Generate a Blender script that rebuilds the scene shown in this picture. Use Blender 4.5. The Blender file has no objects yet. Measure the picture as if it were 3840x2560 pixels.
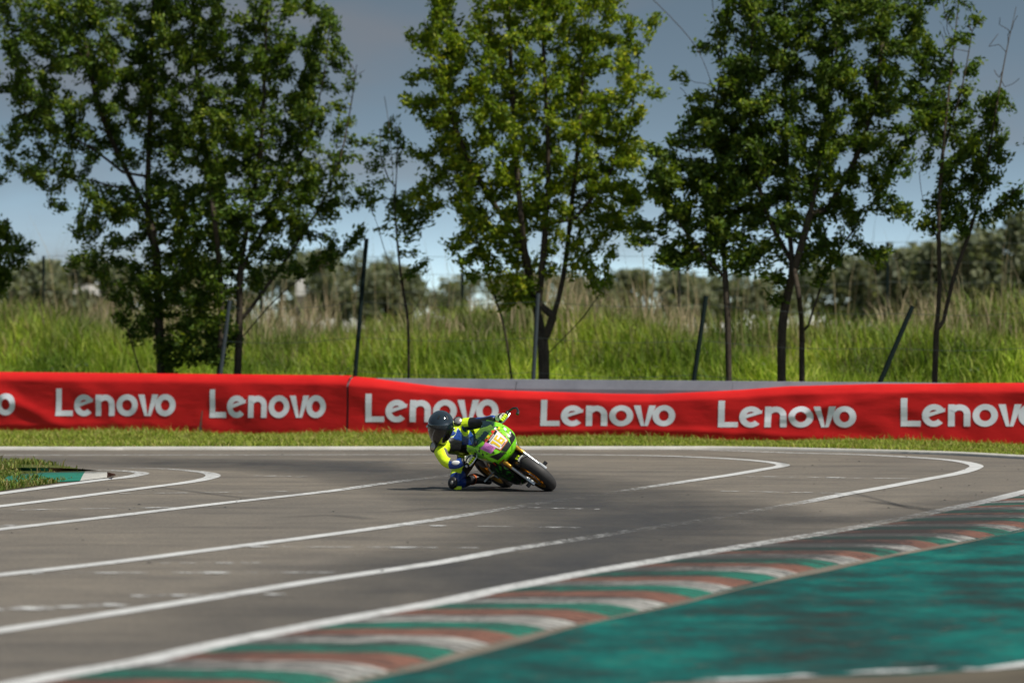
import bpy, bmesh, math, random
import numpy as np
from mathutils import Vector, Matrix, noise as mnoise
random.seed(7); RNG = np.random.default_rng(11)
scene = bpy.context.scene
COL = scene.collection
R = math.radians

# ------------------------------------------------------------------ camera
F_PX, CAM_H, HOR, K = 14400.0, 1.65, 1243.0, 3840/2352   # focal in photo px, eye height, horizon row
cam_d = bpy.data.cameras.new('camera'); cam = bpy.data.objects.new('camera', cam_d); COL.objects.link(cam)
cam_d.sensor_width = 36.0; cam_d.lens = 36.0*F_PX/3840
cam.location = (0, 0, CAM_H)
cam.rotation_euler = (math.pi/2 - math.atan((1280-HOR)/F_PX), 0, 0)
cam_d.clip_start = 0.1; cam_d.clip_end = 6000
cam_d.dof.use_dof = True; cam_d.dof.focus_distance = 39.8; cam_d.dof.aperture_fstop = 1.9
scene.camera = cam

# ------------------------------------------------------------------ sky and sun
SUN_EL, SUN_AZ = R(54), R(124)          # azimuth from +Y towards +X
world = bpy.data.worlds.new('World'); scene.world = world; world.use_nodes = True
wn, wl = world.node_tree.nodes, world.node_tree.links
wn.clear()
w_out = wn.new('ShaderNodeOutputWorld'); w_bg = wn.new('ShaderNodeBackground')
sky = wn.new('ShaderNodeTexSky'); sky.sky_type = 'NISHITA'; sky.sun_disc = False
sky.sun_elevation = SUN_EL; sky.sun_rotation = SUN_AZ
sky.air_density = 1.0; sky.dust_density = 0.6; sky.ozone_density = 2.0
w_tc = wn.new('ShaderNodeTexCoord'); w_map = wn.new('ShaderNodeMapping'); w_map.vector_type = 'POINT'
w_map.inputs['Scale'].default_value = (1, 1, 9.0); w_map.inputs['Location'].default_value = (0, 0, 0.0)
wl.new(w_tc.outputs['Generated'], w_map.inputs['Vector'])
w_nrm = wn.new('ShaderNodeVectorMath'); w_nrm.operation = 'NORMALIZE'
wl.new(w_map.outputs['Vector'], w_nrm.inputs[0]); wl.new(w_nrm.outputs[0], sky.inputs['Vector'])
# thin clouds, everywhere in the sky alike
w_cm = wn.new('ShaderNodeMapping'); w_cm.inputs['Scale'].default_value = (7, 7, 26)
w_cm.inputs['Location'].default_value = (2.1, 0, 1.3)
wl.new(w_tc.outputs['Generated'], w_cm.inputs['Vector'])
w_no = wn.new('ShaderNodeTexNoise'); w_no.inputs['Scale'].default_value = 1.0; w_no.inputs['Detail'].default_value = 5
wl.new(w_cm.outputs['Vector'], w_no.inputs['Vector'])
w_rp = wn.new('ShaderNodeValToRGB'); w_rp.color_ramp.elements[0].position = .50; w_rp.color_ramp.elements[1].position = .70
w_rp.color_ramp.elements[1].color = (.75, .75, .75, 1)
wl.new(w_no.outputs['Fac'], w_rp.inputs['Fac'])
w_hsv = wn.new('ShaderNodeHueSaturation'); w_hsv.inputs['Saturation'].default_value = .44
w_hsv.inputs['Hue'].default_value = .465
wl.new(sky.outputs['Color'], w_hsv.inputs['Color'])
w_mix = wn.new('ShaderNodeMix'); w_mix.data_type = 'RGBA'
w_gm = wn.new('ShaderNodeVectorMath'); w_gm.operation = 'SCALE'; w_gm.inputs['Scale'].default_value = .25
w_g2 = wn.new('ShaderNodeGamma'); w_g2.inputs['Gamma'].default_value = 1.8
w_g3 = wn.new('ShaderNodeVectorMath'); w_g3.operation = 'SCALE'; w_g3.inputs['Scale'].default_value = 6.0
wl.new(w_hsv.outputs['Color'], w_gm.inputs[0]); wl.new(w_gm.outputs[0], w_g2.inputs['Color']); wl.new(w_g2.outputs[0], w_g3.inputs[0])
wl.new(w_rp.outputs['Color'], w_mix.inputs[0]); wl.new(w_g3.outputs[0], w_mix.inputs[6])
w_mix.inputs[7].default_value = (2.9, 2.85, 3.0, 1)
wl.new(w_mix.outputs[2], w_bg.inputs['Color']); w_bg.inputs['Strength'].default_value = 0.062
wl.new(w_bg.outputs[0], w_out.inputs['Surface'])

sun_d = bpy.data.lights.new('sun', 'SUN'); sun_d.energy = 4.2; sun_d.angle = R(.53); sun_d.color = (1.0, .95, .86)
sun = bpy.data.objects.new('sun', sun_d); COL.objects.link(sun)
to_sun = Vector((math.sin(SUN_AZ)*math.cos(SUN_EL), math.cos(SUN_AZ)*math.cos(SUN_EL), math.sin(SUN_EL)))
sun.rotation_euler = to_sun.to_track_quat('Z', 'Y').to_euler(); sun.location = (20, 0, 30)
scene.view_settings.view_transform = 'Standard'; scene.view_settings.look = 'None'
scene.view_settings.gamma = 1.0; scene.view_settings.exposure = 0.36

# ------------------------------------------------------------------ helpers
def G(xd, yd, z=0.0):
    """photo point (2352 wide) lying on the ground -> world"""
    d = F_PX*(CAM_H-z)/(yd*K-HOR)
    return Vector(((xd*K-1920)*d/F_PX, d, z))
def P(xd, yd, d):
    """photo point at a known distance d -> world"""
    return Vector(((xd*K-1920)*d/F_PX, d, CAM_H-(yd*K-HOR)*d/F_PX))

def tag(o, label=None, cat=None, group=None, kind=None):
    if label: o['label'] = label
    if cat: o['category'] = cat
    if group: o['group'] = group
    if kind: o['kind'] = kind
    return o
def link(o, parent=None):
    COL.objects.link(o)
    if parent: o.parent = parent
    return o
def empty(name, loc=(0, 0, 0)):
    o = bpy.data.objects.new(name, None); o.location = loc; o.empty_display_size = .1
    return link(o)
def np_mesh(name, verts, faces, mats, parent=None, cols=None, smooth=False, attrs=None):
    """verts (n,3); faces (m,k) one size; cols (n,3) per-vertex colour"""
    me = bpy.data.meshes.new(name)
    verts = np.asarray(verts, np.float32); faces = np.asarray(faces, np.int32)
    m, k = faces.shape
    me.vertices.add(len(verts)); me.vertices.foreach_set('co', verts.ravel())
    me.loops.add(m*k); me.loops.foreach_set('vertex_index', faces.ravel())
    me.polygons.add(m); me.polygons.foreach_set('loop_start', np.arange(0, m*k, k, dtype=np.int32))
    me.polygons.foreach_set('loop_total', np.full(m, k, np.int32))
    if smooth: me.polygons.foreach_set('use_smooth', np.ones(m, bool))
    me.update(calc_edges=True)
    if cols is not None:
        ca = me.color_attributes.new('Col', 'FLOAT_COLOR', 'POINT')
        c4 = np.ones((len(verts), 4), np.float32); c4[:, :3] = cols
        ca.data.foreach_set('color', c4.ravel())
    for an, av in (attrs or {}).items():
        a = me.attributes.new(an, 'FLOAT', 'POINT'); a.data.foreach_set('value', np.asarray(av, np.float32))
    for mt in (mats if isinstance(mats, (list, tuple)) else [mats]): me.materials.append(mt)
    return link(bpy.data.objects.new(name, me), parent)

class MB:
    """collects shapes into one mesh"""
    def __init__(s): s.v = []; s.f = []
    def add(s, vs, fs):
        b = len(s.v); s.v += [tuple(v) for v in vs]; s.f += [tuple(i+b for i in f) for f in fs]; return s
    def box(s, c, size, rot=None, bev=0.0):
        bm = bmesh.new(); bmesh.ops.create_cube(bm, size=1)
        for v in bm.verts: v.co = Vector((v.co.x*size[0], v.co.y*size[1], v.co.z*size[2]))
        if bev: bmesh.ops.bevel(bm, geom=bm.edges[:], offset=bev, segments=2, affect='EDGES', profile=.7)
        M = rot.to_4x4() if rot is not None else Matrix.Identity(4)
        vs = [(M @ v.co)+Vector(c) for v in bm.verts]; bm.verts.index_update()
        s.add(vs, [[v.index for v in f.verts] for f in bm.faces]); bm.free(); return s
    def tube(s, path, r, n=8, caps=True):
        path = [Vector(p) for p in path]; rs = r if isinstance(r, (list, tuple)) else [r]*len(path)
        up = Vector((0, 0, 1)); vs = []; fs = []
        t0 = (path[1]-path[0]).normalized()
        a = t0.orthogonal().normalized()
        for i, p in enumerate(path):
            t = (path[min(i+1, len(path)-1)]-path[max(i-1, 0)]).normalized()
            a = (a-t*a.dot(t)).normalized(); b = t.cross(a)
            for k in range(n):
                an = 2*math.pi*k/n; vs.append(p+(a*math.cos(an)+b*math.sin(an))*rs[i])
        for i in range(len(path)-1):
            for k in range(n):
                fs.append((i*n+k, i*n+(k+1) % n, (i+1)*n+(k+1) % n, (i+1)*n+k))
        if caps: fs.append(tuple(range(n))[::-1]); fs.append(tuple((len(path)-1)*n+k for k in range(n)))
        return s.add(vs, fs)
    def lathe(s, c, prof, n=40, axis='y', closed=True):
        """prof: list of (radius, offset along axis)"""
        vs = []; fs = []; m = len(prof)
        for i in range(n):
            an = 2*math.pi*i/n
            for r, o in prof:
                if axis == 'y': vs.append((c[0]+r*math.cos(an), c[1]+o, c[2]+r*math.sin(an)))
                else: vs.append((c[0]+r*math.cos(an), c[1]+r*math.sin(an), c[2]+o))
        for i in range(n):
            for j in range(m if closed else m-1):
                fs.append((i*m+j, ((i+1) % n)*m+j, ((i+1) % n)*m+(j+1) % m, i*m+(j+1) % m))
        return s.add(vs, fs)
    def ell(s, c, rad, n=16, m=10, rot=None):
        vs = []; fs = []; M = rot if rot is not None else Matrix.Identity(3)
        for j in range(m+1):
            th = math.pi*j/m
            for i in range(n):
                ph = 2*math.pi*i/n
                vs.append(Vector(c)+M @ Vector((rad[0]*math.sin(th)*math.cos(ph), rad[1]*math.sin(th)*math.sin(ph), rad[2]*math.cos(th))))
        for j in range(m):
            for i in range(n): fs.append((j*n+i, (j+1)*n+i, (j+1)*n+(i+1) % n, j*n+(i+1) % n))
        return s.add(vs, fs)
    def build(s, name, mat, parent=None, smooth=True, loc=None):
        me = bpy.data.meshes.new(name); me.from_pydata(s.v, [], s.f)
        bm = bmesh.new(); bm.from_mesh(me); bmesh.ops.remove_doubles(bm, verts=bm.verts, dist=1e-6)
        bmesh.ops.recalc_face_normals(bm, faces=bm.faces)
        if smooth:
            for f in bm.faces: f.smooth = True
            for e in bm.edges:
                if len(e.link_faces) == 2 and e.calc_face_angle(0) > R(38): e.smooth = False
        bm.to_mesh(me); bm.free()
        for mt in (mat if isinstance(mat, (list, tuple)) else [mat]): me.materials.append(mt)
        o = bpy.data.objects.new(name, me)
        return link(o, parent)

# ------------------------------------------------------------------ materials
def nt_new(name):
    m = bpy.data.materials.new(name); m.use_nodes = True
    nt = m.node_tree; return m, nt, nt.nodes, nt.links, nt.nodes['Principled BSDF']
def setc(b, col=None, rough=None, metal=None, spec=None, coat=None):
    if col is not None: b.inputs['Base Color'].default_value = (*col, 1)
    if rough is not None: b.inputs['Roughness'].default_value = rough
    if metal is not None: b.inputs['Metallic'].default_value = metal
    if spec is not None: b.inputs['Specular IOR Level'].default_value = spec
    if coat is not None: b.inputs['Coat Weight'].default_value = coat
def noise_node(n, l, scale, detail=4, rough=.6, coord='Object', mscale=None):
    tc = n.new('ShaderNodeTexCoord'); no = n.new('ShaderNodeTexNoise')
    no.inputs['Scale'].default_value = scale; no.inputs['Detail'].default_value = detail; no.inputs['Roughness'].default_value = rough
    if mscale:
        mp = n.new('ShaderNodeMapping'); mp.inputs['Scale'].default_value = mscale
        l.new(tc.outputs[coord], mp.inputs['Vector']); l.new(mp.outputs[0], no.inputs['Vector'])
    else: l.new(tc.outputs[coord], no.inputs['Vector'])
    return no
def ramp(n, l, src, stops):
    r = n.new('ShaderNodeValToRGB'); e = r.color_ramp.elements
    while len(e) < len(stops): e.new(.5)
    for i, (p, c) in enumerate(stops): e[i].position = p; e[i].color = (*c, 1) if len(c) == 3 else c
    l.new(src, r.inputs['Fac']); return r
def mixc(n, l, fac, a, b, mode='MIX'):
    m = n.new('ShaderNodeMix'); m.data_type = 'RGBA'; m.blend_type = mode
    for i, x in ((0, fac), (6, a), (7, b)):
        if hasattr(x, 'is_linked') or hasattr(x, 'links'): l.new(x, m.inputs[i])
        elif i == 0: m.inputs[0].default_value = x
        else: m.inputs[i].default_value = (*x, 1)
    return m.outputs[2]
def bump(n, l, b, src, strength=.3, dist=.01):
    bp = n.new('ShaderNodeBump'); bp.inputs['Strength'].default_value = strength; bp.inputs['Distance'].default_value = dist
    l.new(src, bp.inputs['Height']); l.new(bp.outputs[0], b.inputs['Normal'])
def plain(name, col, rough=.5, metal=0, spec=.5, coat=0, var=.12, vscale=8):
    m, nt, n, l, b = nt_new(name); setc(b, col, rough, metal, spec, coat)
    if var:
        no = noise_node(n, l, vscale)
        lo = tuple(c*(1-var) for c in col); hi = tuple(min(1, c*(1+var)) for c in col)
        l.new(ramp(n, l, no.outputs['Fac'], [(.3, lo), (.7, hi)]).outputs[0], b.inputs['Base Color'])
    return m
def leafmat(name, trans=.35, rough=.55):
    """colour comes from the per-leaf colour attribute"""
    m, nt, n, l, b = nt_new(name); setc(b, (.1, .1, .1), rough, spec=.25)
    at = n.new('ShaderNodeAttribute'); at.attribute_name = 'Col'; l.new(at.outputs['Color'], b.inputs['Base Color'])
    tr = n.new('ShaderNodeBsdfTranslucent'); mx = n.new('ShaderNodeMixShader'); mx.inputs[0].default_value = trans
    br = mixc(n, l, 1.0, at.outputs['Color'], (1.25, 1.3, .7), 'MULTIPLY'); l.new(br, tr.inputs['Color'])
    out = n['Material Output']; l.new(b.outputs[0], mx.inputs[1]); l.new(tr.outputs[0], mx.inputs[2]); l.new(mx.outputs[0], out.inputs['Surface'])
    return m

def asphalt_mat():
    m, nt, n, l, b = nt_new('asphalt'); setc(b, rough=.72, spec=.35)
    big = noise_node(n, l, .16, 5, .6); mid = noise_node(n, l, 1.1, 6, .65); fine = noise_node(n, l, 42, 4, .8)
    st = noise_node(n, l, 1.0, 5, .6, mscale=(.35, 1.6, 1))
    c = ramp(n, l, big.outputs['Fac'], [(.3, (.124, .111, .094)), (.7, (.170, .148, .119))]).outputs[0]
    c = mixc(n, l, .8, c, ramp(n, l, mid.outputs['Fac'], [(.3, (.72, .72, .74)), (.7, (1.15, 1.13, 1.1))]).outputs[0], 'MULTIPLY')
    c = mixc(n, l, .9, c, ramp(n, l, st.outputs['Fac'], [(.34, (.70, .70, .72)), (.5, (1, 1, 1))]).outputs[0], 'MULTIPLY')
    c = mixc(n, l, .9, c, ramp(n, l, fine.outputs['Fac'], [(.25, (.4, .4, .4)), (.5, (1, 1, 1)), (.78, (2.1, 2.0, 1.9))]).outputs[0], 'MULTIPLY')
    l.new(c, b.inputs['Base Color']); bump(n, l, b, fine.outputs['Fac'], .5, .006)
    return m
def worn_paint(name, col, base_wear=.0, rub=(.04, .04, .045)):
    """paint that flakes off where the 'wear' attribute is high; asphalt below shows through"""
    m, nt, n, l, b = nt_new(name); setc(b, col, .6, spec=.3)
    f1 = noise_node(n, l, 28, 5, .75); f2 = noise_node(n, l, 3.0, 5, .7); f3 = noise_node(n, l, 9, 4, .7)
    l.new(ramp(n, l, f2.outputs['Fac'], [(.3, tuple(c*.66 for c in col)), (.62, col)]).outputs[0], b.inputs['Base Color'])
    at = n.new('ShaderNodeAttribute'); at.attribute_name = 'wear'
    s = n.new('ShaderNodeMath'); s.operation = 'ADD'; l.new(f1.outputs['Fac'], s.inputs[0]); l.new(f3.outputs['Fac'], s.inputs[1])
    s1 = n.new('ShaderNodeMath'); s1.operation = 'MULTIPLY'; l.new(s.outputs[0], s1.inputs[0]); s1.inputs[1].default_value = .5
    s2 = n.new('ShaderNodeMath'); s2.operation = 'SUBTRACT'; l.new(s1.outputs[0], s2.inputs[0]); l.new(at.outputs['Fac'], s2.inputs[1])
    mr = n.new('ShaderNodeMapRange'); mr.inputs['From Min'].default_value = -.01-base_wear; mr.inputs['From Max'].default_value = .15-base_wear
    l.new(s2.outputs[0], mr.inputs['Value'])
    tp = n.new('ShaderNodeBsdfTransparent'); mx = n.new('ShaderNodeMixShader'); l.new(mr.outputs[0], mx.inputs[0])
    l.new(tp.outputs[0], mx.inputs[1]); l.new(b.outputs[0], mx.inputs[2]); l.new(mx.outputs[0], n['Material Output'].inputs['Surface'])
    return m
def kerb_paint(name, col):
    m, nt, n, l, b = nt_new(name); setc(b, col, .6, spec=.3)
    a = noise_node(n, l, 1.0, 6, .7, mscale=(.9, 6, 3)); f = noise_node(n, l, 16, 6, .85); g = noise_node(n, l, .35, 3)
    at = n.new('ShaderNodeAttribute'); at.attribute_name = 'wear'
    s = n.new('ShaderNodeMath'); s.operation = 'MULTIPLY_ADD'; l.new(a.outputs['Fac'], s.inputs[0]); s.inputs[1].default_value = .6
    s0 = n.new('ShaderNodeMath'); s0.operation = 'MULTIPLY_ADD'; l.new(f.outputs['Fac'], s0.inputs[0]); s0.inputs[1].default_value = .4
    l.new(at.outputs['Fac'], s0.inputs[2]); l.new(s0.outputs[0], s.inputs[2])
    k = ramp(n, l, s.outputs[0], [(.44, (0, 0, 0)), (.60, (.92, .92, .92))]).outputs[0]
    c = ramp(n, l, f.outputs['Fac'], [(.3, tuple(x*.7 for x in col)), (.65, col)]).outputs[0]
    c = mixc(n, l, k, c, (.022, .021, .020)); l.new(c, b.inputs['Base Color']); bump(n, l, b, f.outputs['Fac'], .4, .006)
    return m
def runoff_mat():
    m, nt, n, l, b = nt_new('teal_paint'); setc(b, rough=.75, spec=.12)
    a = noise_node(n, l, .9, 7, .72, mscale=(1, .8, 1)); f = noise_node(n, l, 4.5, 7, .75); d = noise_node(n, l, 30, 4, .8)
    c = ramp(n, l, a.outputs['Fac'], [(.36, (.018, .026, .023)), (.47, (.007, .052, .048)), (.55, (.004, .088, .078)), (.68, (.008, .155, .125))]).outputs[0]
    k = ramp(n, l, f.outputs['Fac'], [(.53, (0, 0, 0)), (.68, (.75, .75, .75))]).outputs[0]
    c = mixc(n, l, k, c, (.060, .058, .046))
    c = mixc(n, l, .6, c, ramp(n, l, d.outputs['Fac'], [(.28, (.45, .45, .45)), (.72, (1.5, 1.5, 1.5))]).outputs[0], 'MULTIPLY')
    l.new(c, b.inputs['Base Color']); bump(n, l, b, d.outputs['Fac'], .4, .008)
    return m
def ground_mat():
    m, nt, n, l, b = nt_new('grass_soil'); setc(b, rough=.9, spec=.1)
    a = noise_node(n, l, .5, 6, .7); f = noise_node(n, l, 14, 4, .7)
    c = ramp(n, l, a.outputs['Fac'], [(.3, (.055, .075, .018)), (.6, (.085, .095, .028)), (.8, (.13, .105, .055))]).outputs[0]
    c = mixc(n, l, .8, c, ramp(n, l, f.outputs['Fac'], [(.3, (.5, .5, .5)), (.7, (1.3, 1.3, 1.2))]).outputs[0], 'MULTIPLY')
    l.new(c, b.inputs['Base Color']); return m
def rubber_mat():
    m, nt, n, l, b = nt_new('rubbered_asphalt'); setc(b, (.040, .041, .045), .6, spec=.4)
    a = noise_node(n, l, 1.0, 5, .6, mscale=(.7, .25, 1)); at = n.new('ShaderNodeAttribute'); at.attribute_name = 'wear'
    s = n.new('ShaderNodeMath'); s.operation = 'MULTIPLY'; l.new(at.outputs['Fac'], s.inputs[0])
    l.new(ramp(n, l, a.outputs['Fac'], [(.3, (.25, .25, .25)), (.7, (.8, .8, .8))]).outputs[0], s.inputs[1])
    tp = n.new('ShaderNodeBsdfTransparent'); mx = n.new('ShaderNodeMixShader'); l.new(s.outputs[0], mx.inputs[0])
    l.new(tp.outputs[0], mx.inputs[1]); l.new(b.outputs[0], mx.inputs[2]); l.new(mx.outputs[0], n['Material Output'].inputs['Surface'])
    return m
def banner_mat():
    m, nt, n, l, b = nt_new('red_banner_cloth'); setc(b, (.60, .012, .012), .55, spec=.3)
    a = noise_node(n, l, 1.2, 4, .6); w = noise_node(n, l, 260, 2)
    l.new(ramp(n, l, a.outputs['Fac'], [(.3, (.60, .010, .011)), (.7, (.76, .018, .016))]).outputs[0], b.inputs['Base Color'])
    tr = n.new('ShaderNodeBsdfTranslucent'); tr.inputs['Color'].default_value = (.7, .03, .02, 1)
    mx = n.new('ShaderNodeMixShader'); mx.inputs[0].default_value = .12
    l.new(b.outputs[0], mx.inputs[1]); l.new(tr.outputs[0], mx.inputs[2]); l.new(mx.outputs[0], n['Material Output'].inputs['Surface'])
    cr = noise_node(n, l, 2.0, 3, .5, mscale=(.8, 1, 2.6)); bump(n, l, b, cr.outputs['Fac'], .22, .06); return m
def concrete_mat(name='barrier_concrete', lo=(.22, .22, .26), hi=(.31, .31, .36)):
    m, nt, n, l, b = nt_new(name); setc(b, rough=.75, spec=.25)
    a = noise_node(n, l, 1.5, 6, .7); f = noise_node(n, l, 30, 4)
    c = ramp(n, l, a.outputs['Fac'], [(.3, lo), (.7, hi)]).outputs[0]
    l.new(c, b.inputs['Base Color']); bump(n, l, b, f.outputs['Fac'], .2, .01); return m
def camo_mat(name, base, dark, scale=26, lo=.56, coat=.6):
    m, nt, n, l, b = nt_new(name); setc(b, base, .3, spec=.5, coat=coat)
    a = noise_node(n, l, scale, 2, .5)
    l.new(ramp(n, l, a.outputs['Fac'], [(lo, base), (lo+.02, dark)]).outputs[0], b.inputs['Base Color']); return m
def bark_mat():
    m, nt, n, l, b = nt_new('bark'); setc(b, rough=.9, spec=.1)
    a = noise_node(n, l, 5, 6, .7, mscale=(4, 4, .8))
    l.new(ramp(n, l, a.outputs['Fac'], [(.3, (.030, .024, .018)), (.7, (.085, .068, .050))]).outputs[0], b.inputs['Base Color'])
    bump(n, l, b, a.outputs['Fac'], .6, .02); return m

M = dict(asphalt=asphalt_mat(), line=worn_paint('white_line_paint', (.56, .56, .55)), runoff=runoff_mat(), ground=ground_mat(),
         rubber=rubber_mat(), banner=banner_mat(), print=plain('white_print', (.86, .87, .92), .6, var=.04), concrete=concrete_mat(),
         edge=concrete_mat('pale_edge_concrete', (.34, .33, .30), (.5, .48, .45)), tan=concrete_mat('tan_concrete', (.10, .085, .065), (.19, .165, .13)),
         kgreen=kerb_paint('kerb_green', (.014, .17, .115)), kbrown=kerb_paint('kerb_brown', (.21, .095, .065)), kwhite=kerb_paint('kerb_white', (.42, .41, .38)),
         leaf=leafmat('leaves', .38), blade=leafmat('grass_blades', .30, .6), reed=leafmat('dry_reeds', .2, .7), bark=bark_mat(),
         post=plain('dark_green_post', (.008, .015, .014), .9, spec=.1), galv=plain('galvanised_post', (.035, .045, .05), .85, 0, .2), wire=plain('fence_wire', (.12, .14, .13), .5, .6),
         rubbit=plain('rubber_crumb', (.02, .02, .02), .9))
# motorcycle and rider
M.update(green=camo_mat('lime_fairing', (.24, .72, .010), (.006, .02, .006), 30, .60), greenp=plain('lime_paint', (.20, .70, .012), .28, coat=.6, var=.05),
         camo=camo_mat('dark_camo_fairing', (.012, .014, .012), (.05, .36, .02), 24, .58), black=plain('black_plastic', (.012, .012, .013), .38, var=.2),
         tyre=plain('tyre_rubber', (.030, .028, .027), .62, spec=.4, var=.2), gold=plain('gold_metal', (.62, .33, .05), .3, .9, var=.08),
         steel=plain('steel', (.5, .5, .5), .3, .9), silver=plain('silver_alloy', (.55, .57, .58), .35, .8), white=plain('white_vinyl', (.80, .80, .78), .4, var=.03),
         yellow=plain('yellow_vinyl', (.85, .55, .02), .4, var=.04), pink=plain('pink_paper', (.72, .22, .60), .6, var=.06), purple=plain('purple_ink', (.10, .03, .12), .6, var=0),
         orange=plain('orange_vinyl', (.62, .08, .02), .4, var=0), redd=plain('dark_red_vinyl', (.28, .02, .015), .4, var=0), red=plain('red_vinyl', (.7, .03, .02), .4, var=0),
         hivis=plain('fluorescent_yellow_leather', (.66, .86, .015), .45, var=.1, vscale=14), blue=plain('blue_leather', (.010, .045, .24), .3, coat=.3, var=.2),
         suit=plain('black_leather', (.012, .012, .014), .45, var=.2), grey=plain('grey_stretch', (.11, .10, .095), .8, var=.15, vscale=30),
         boot=plain('boot_black', (.010, .010, .011), .5), orangecuff=plain('orange_cuff', (.42, .09, .02), .6, var=.2, vscale=40),
         helmet=plain('helmet_shell', (.012, .022, .030), .12, .25, coat=1.0, var=.1), visor=plain('dark_visor', (.012, .010, .009), .1, coat=.8, var=0),
         armour=plain('metal_slider', (.46, .42, .38), .3, .75), glove=plain('white_glove', (.55, .55, .45), .5, var=.2, vscale=40))
for k in ('hivis', 'blue', 'suit', 'grey'):
    n_ = M[k].node_tree.nodes; l_ = M[k].node_tree.links; cr = noise_node(n_, l_, 16, 3, .55, mscale=(1, 1, 2.5)); bump(n_, l_, n_['Principled BSDF'], cr.outputs['Fac'], .35, .025)
def screen_mat():
    m, nt, n, l, b = nt_new('smoked_screen'); setc(b, (.02, .05, .06), .08, spec=.7, coat=.5)
    tp = n.new('ShaderNodeBsdfTransparent'); tp.inputs['Color'].default_value = (.62, .74, .74, 1)
    mx = n.new('ShaderNodeMixShader'); mx.inputs[0].default_value = .32
    l.new(tp.outputs[0], mx.inputs[1]); l.new(b.outputs[0], mx.inputs[2]); l.new(mx.outputs[0], n['Material Output'].inputs['Surface']); return m
M['screen'] = screen_mat()

# ------------------------------------------------------------------ layout curves
def catmull(pts, n=10):
    pts = [Vector(p) for p in pts]; pts = [pts[0]*2-pts[1]]+pts+[pts[-1]*2-pts[-2]]; out = []
    for i in range(1, len(pts)-2):
        a, b, c, d = pts[i-1:i+3]
        for k in range(n):
            t = k/n
            out.append(.5*((2*b)+(c-a)*t+(2*a-5*b+4*c-d)*t*t+(3*b-a-3*c+d)*t**3))
    out.append(pts[-2]); return out
BAR = [(-40.0, 79.0), (-8.3, 62.28), (-2.53, 59.24), (0.0, 58.06), (3.19, 56.45), (7.3, 54.6), (40.0, 40.5)]   # barrier foot
def bar_y(x): return float(np.interp(x, [b[0] for b in BAR], [b[1] for b in BAR]))
BX = np.array([b[0] for b in BAR]); BY = np.array([b[1] for b in BAR])
EDGE_D = [(0, 1033.5), (300, 1033.4), (600, 1033.2), (950, 1033), (1250, 1032.7), (1500, 1032.6), (1676, 1033), (1926, 1038), (2176, 1045), (2352, 1054)]
edge = [G(*p) for p in EDGE_D]
edge = [Vector((-60, 55.5, 0)), Vector((-20, 54.2, 0))]+edge+[Vector((8.6, 46.0, 0)), Vector((10.5, 40, 0)), Vector((12.5, 32, 0)), Vector((15, 15, 0)), Vector((18, -30, 0))]
edge = catmull(edge, 10)

# ------------------------------------------------------------------ ground
def smooth(a, b, x): t = np.clip((x-a)/(b-a), 0, 1); return t*t*(3-2*t)
def terrain(x, y):
    q = y-np.interp(x, BX, BY)
    u = .18*np.sin(x*.7+1.3)+.12*np.sin(x*1.9+y*.6)
    return smooth(2.0, 15, q)*(1.35+u)
xs = np.concatenate([np.linspace(-900, -45, 12), np.linspace(-40, 40, 81), np.linspace(45, 900, 12)])
ys = np.concatenate([np.linspace(-120, 44, 10), np.linspace(46, 100, 82), np.linspace(110, 2500, 26)])
X, Y = np.meshgrid(xs, ys); Z = terrain(X, Y)
nx, ny = len(xs), len(ys)
idx = np.arange(nx*ny).reshape(ny, nx)
fc = np.stack([idx[:-1, :-1], idx[:-1, 1:], idx[1:, 1:], idx[1:, :-1]], -1).reshape(-1, 4)
tag(np_mesh('ground', np.stack([X, Y, Z], -1).reshape(-1, 3), fc, M['ground'], smooth=True), kind='structure')

def sheet(name, loop, z, mat, parent=None, kind='structure'):
    bm = bmesh.new(); vs = [bm.verts.new((p[0], p[1], z)) for p in loop]
    f = bm.faces.new(vs); f.normal_update()
    if f.normal.z < 0: f.normal_flip()
    bmesh.ops.triangulate(bm, faces=bm.faces[:])
    me = bpy.data.meshes.new(name); bm.to_mesh(me); bm.free(); me.materials.append(mat)
    o = link(bpy.data.objects.new(name, me), parent)
    if kind and not parent: o['kind'] = kind
    return o
def ribbon(name, path, width, z, mat, parent=None, wear=None, nw=1, wearfun=None):
    path = [Vector((p[0], p[1], 0)) for p in path]; vs = []; at = []; n = len(path)
    for i, p in enumerate(path):
        t = (path[min(i+1, n-1)]-path[max(i-1, 0)]).normalized(); nr = Vector((-t.y, t.x, 0))
        w = width[i] if isinstance(width, (list, tuple)) else width
        for k in range(nw+1):
            s = k/nw-.5; vs.append(p+nr*s*w+Vector((0, 0, z)))
            at.append(wearfun(i/(n-1), s*2) if wearfun else (wear[i] if wear else 0.0))
    m = nw+1
    fs = [(i*m+k, i*m+k+1, (i+1)*m+k+1, (i+1)*m+k) for i in range(n-1) for k in range(nw)]
    fs = [f[::-1] for f in fs]
    return np_mesh(name, [tuple(v) for v in vs], fs, mat, parent, attrs={'wear': at})

track = sheet('race_track', [(-60, -30)]+[(p.x, p.y) for p in edge], .004, M['asphalt'])
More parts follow.
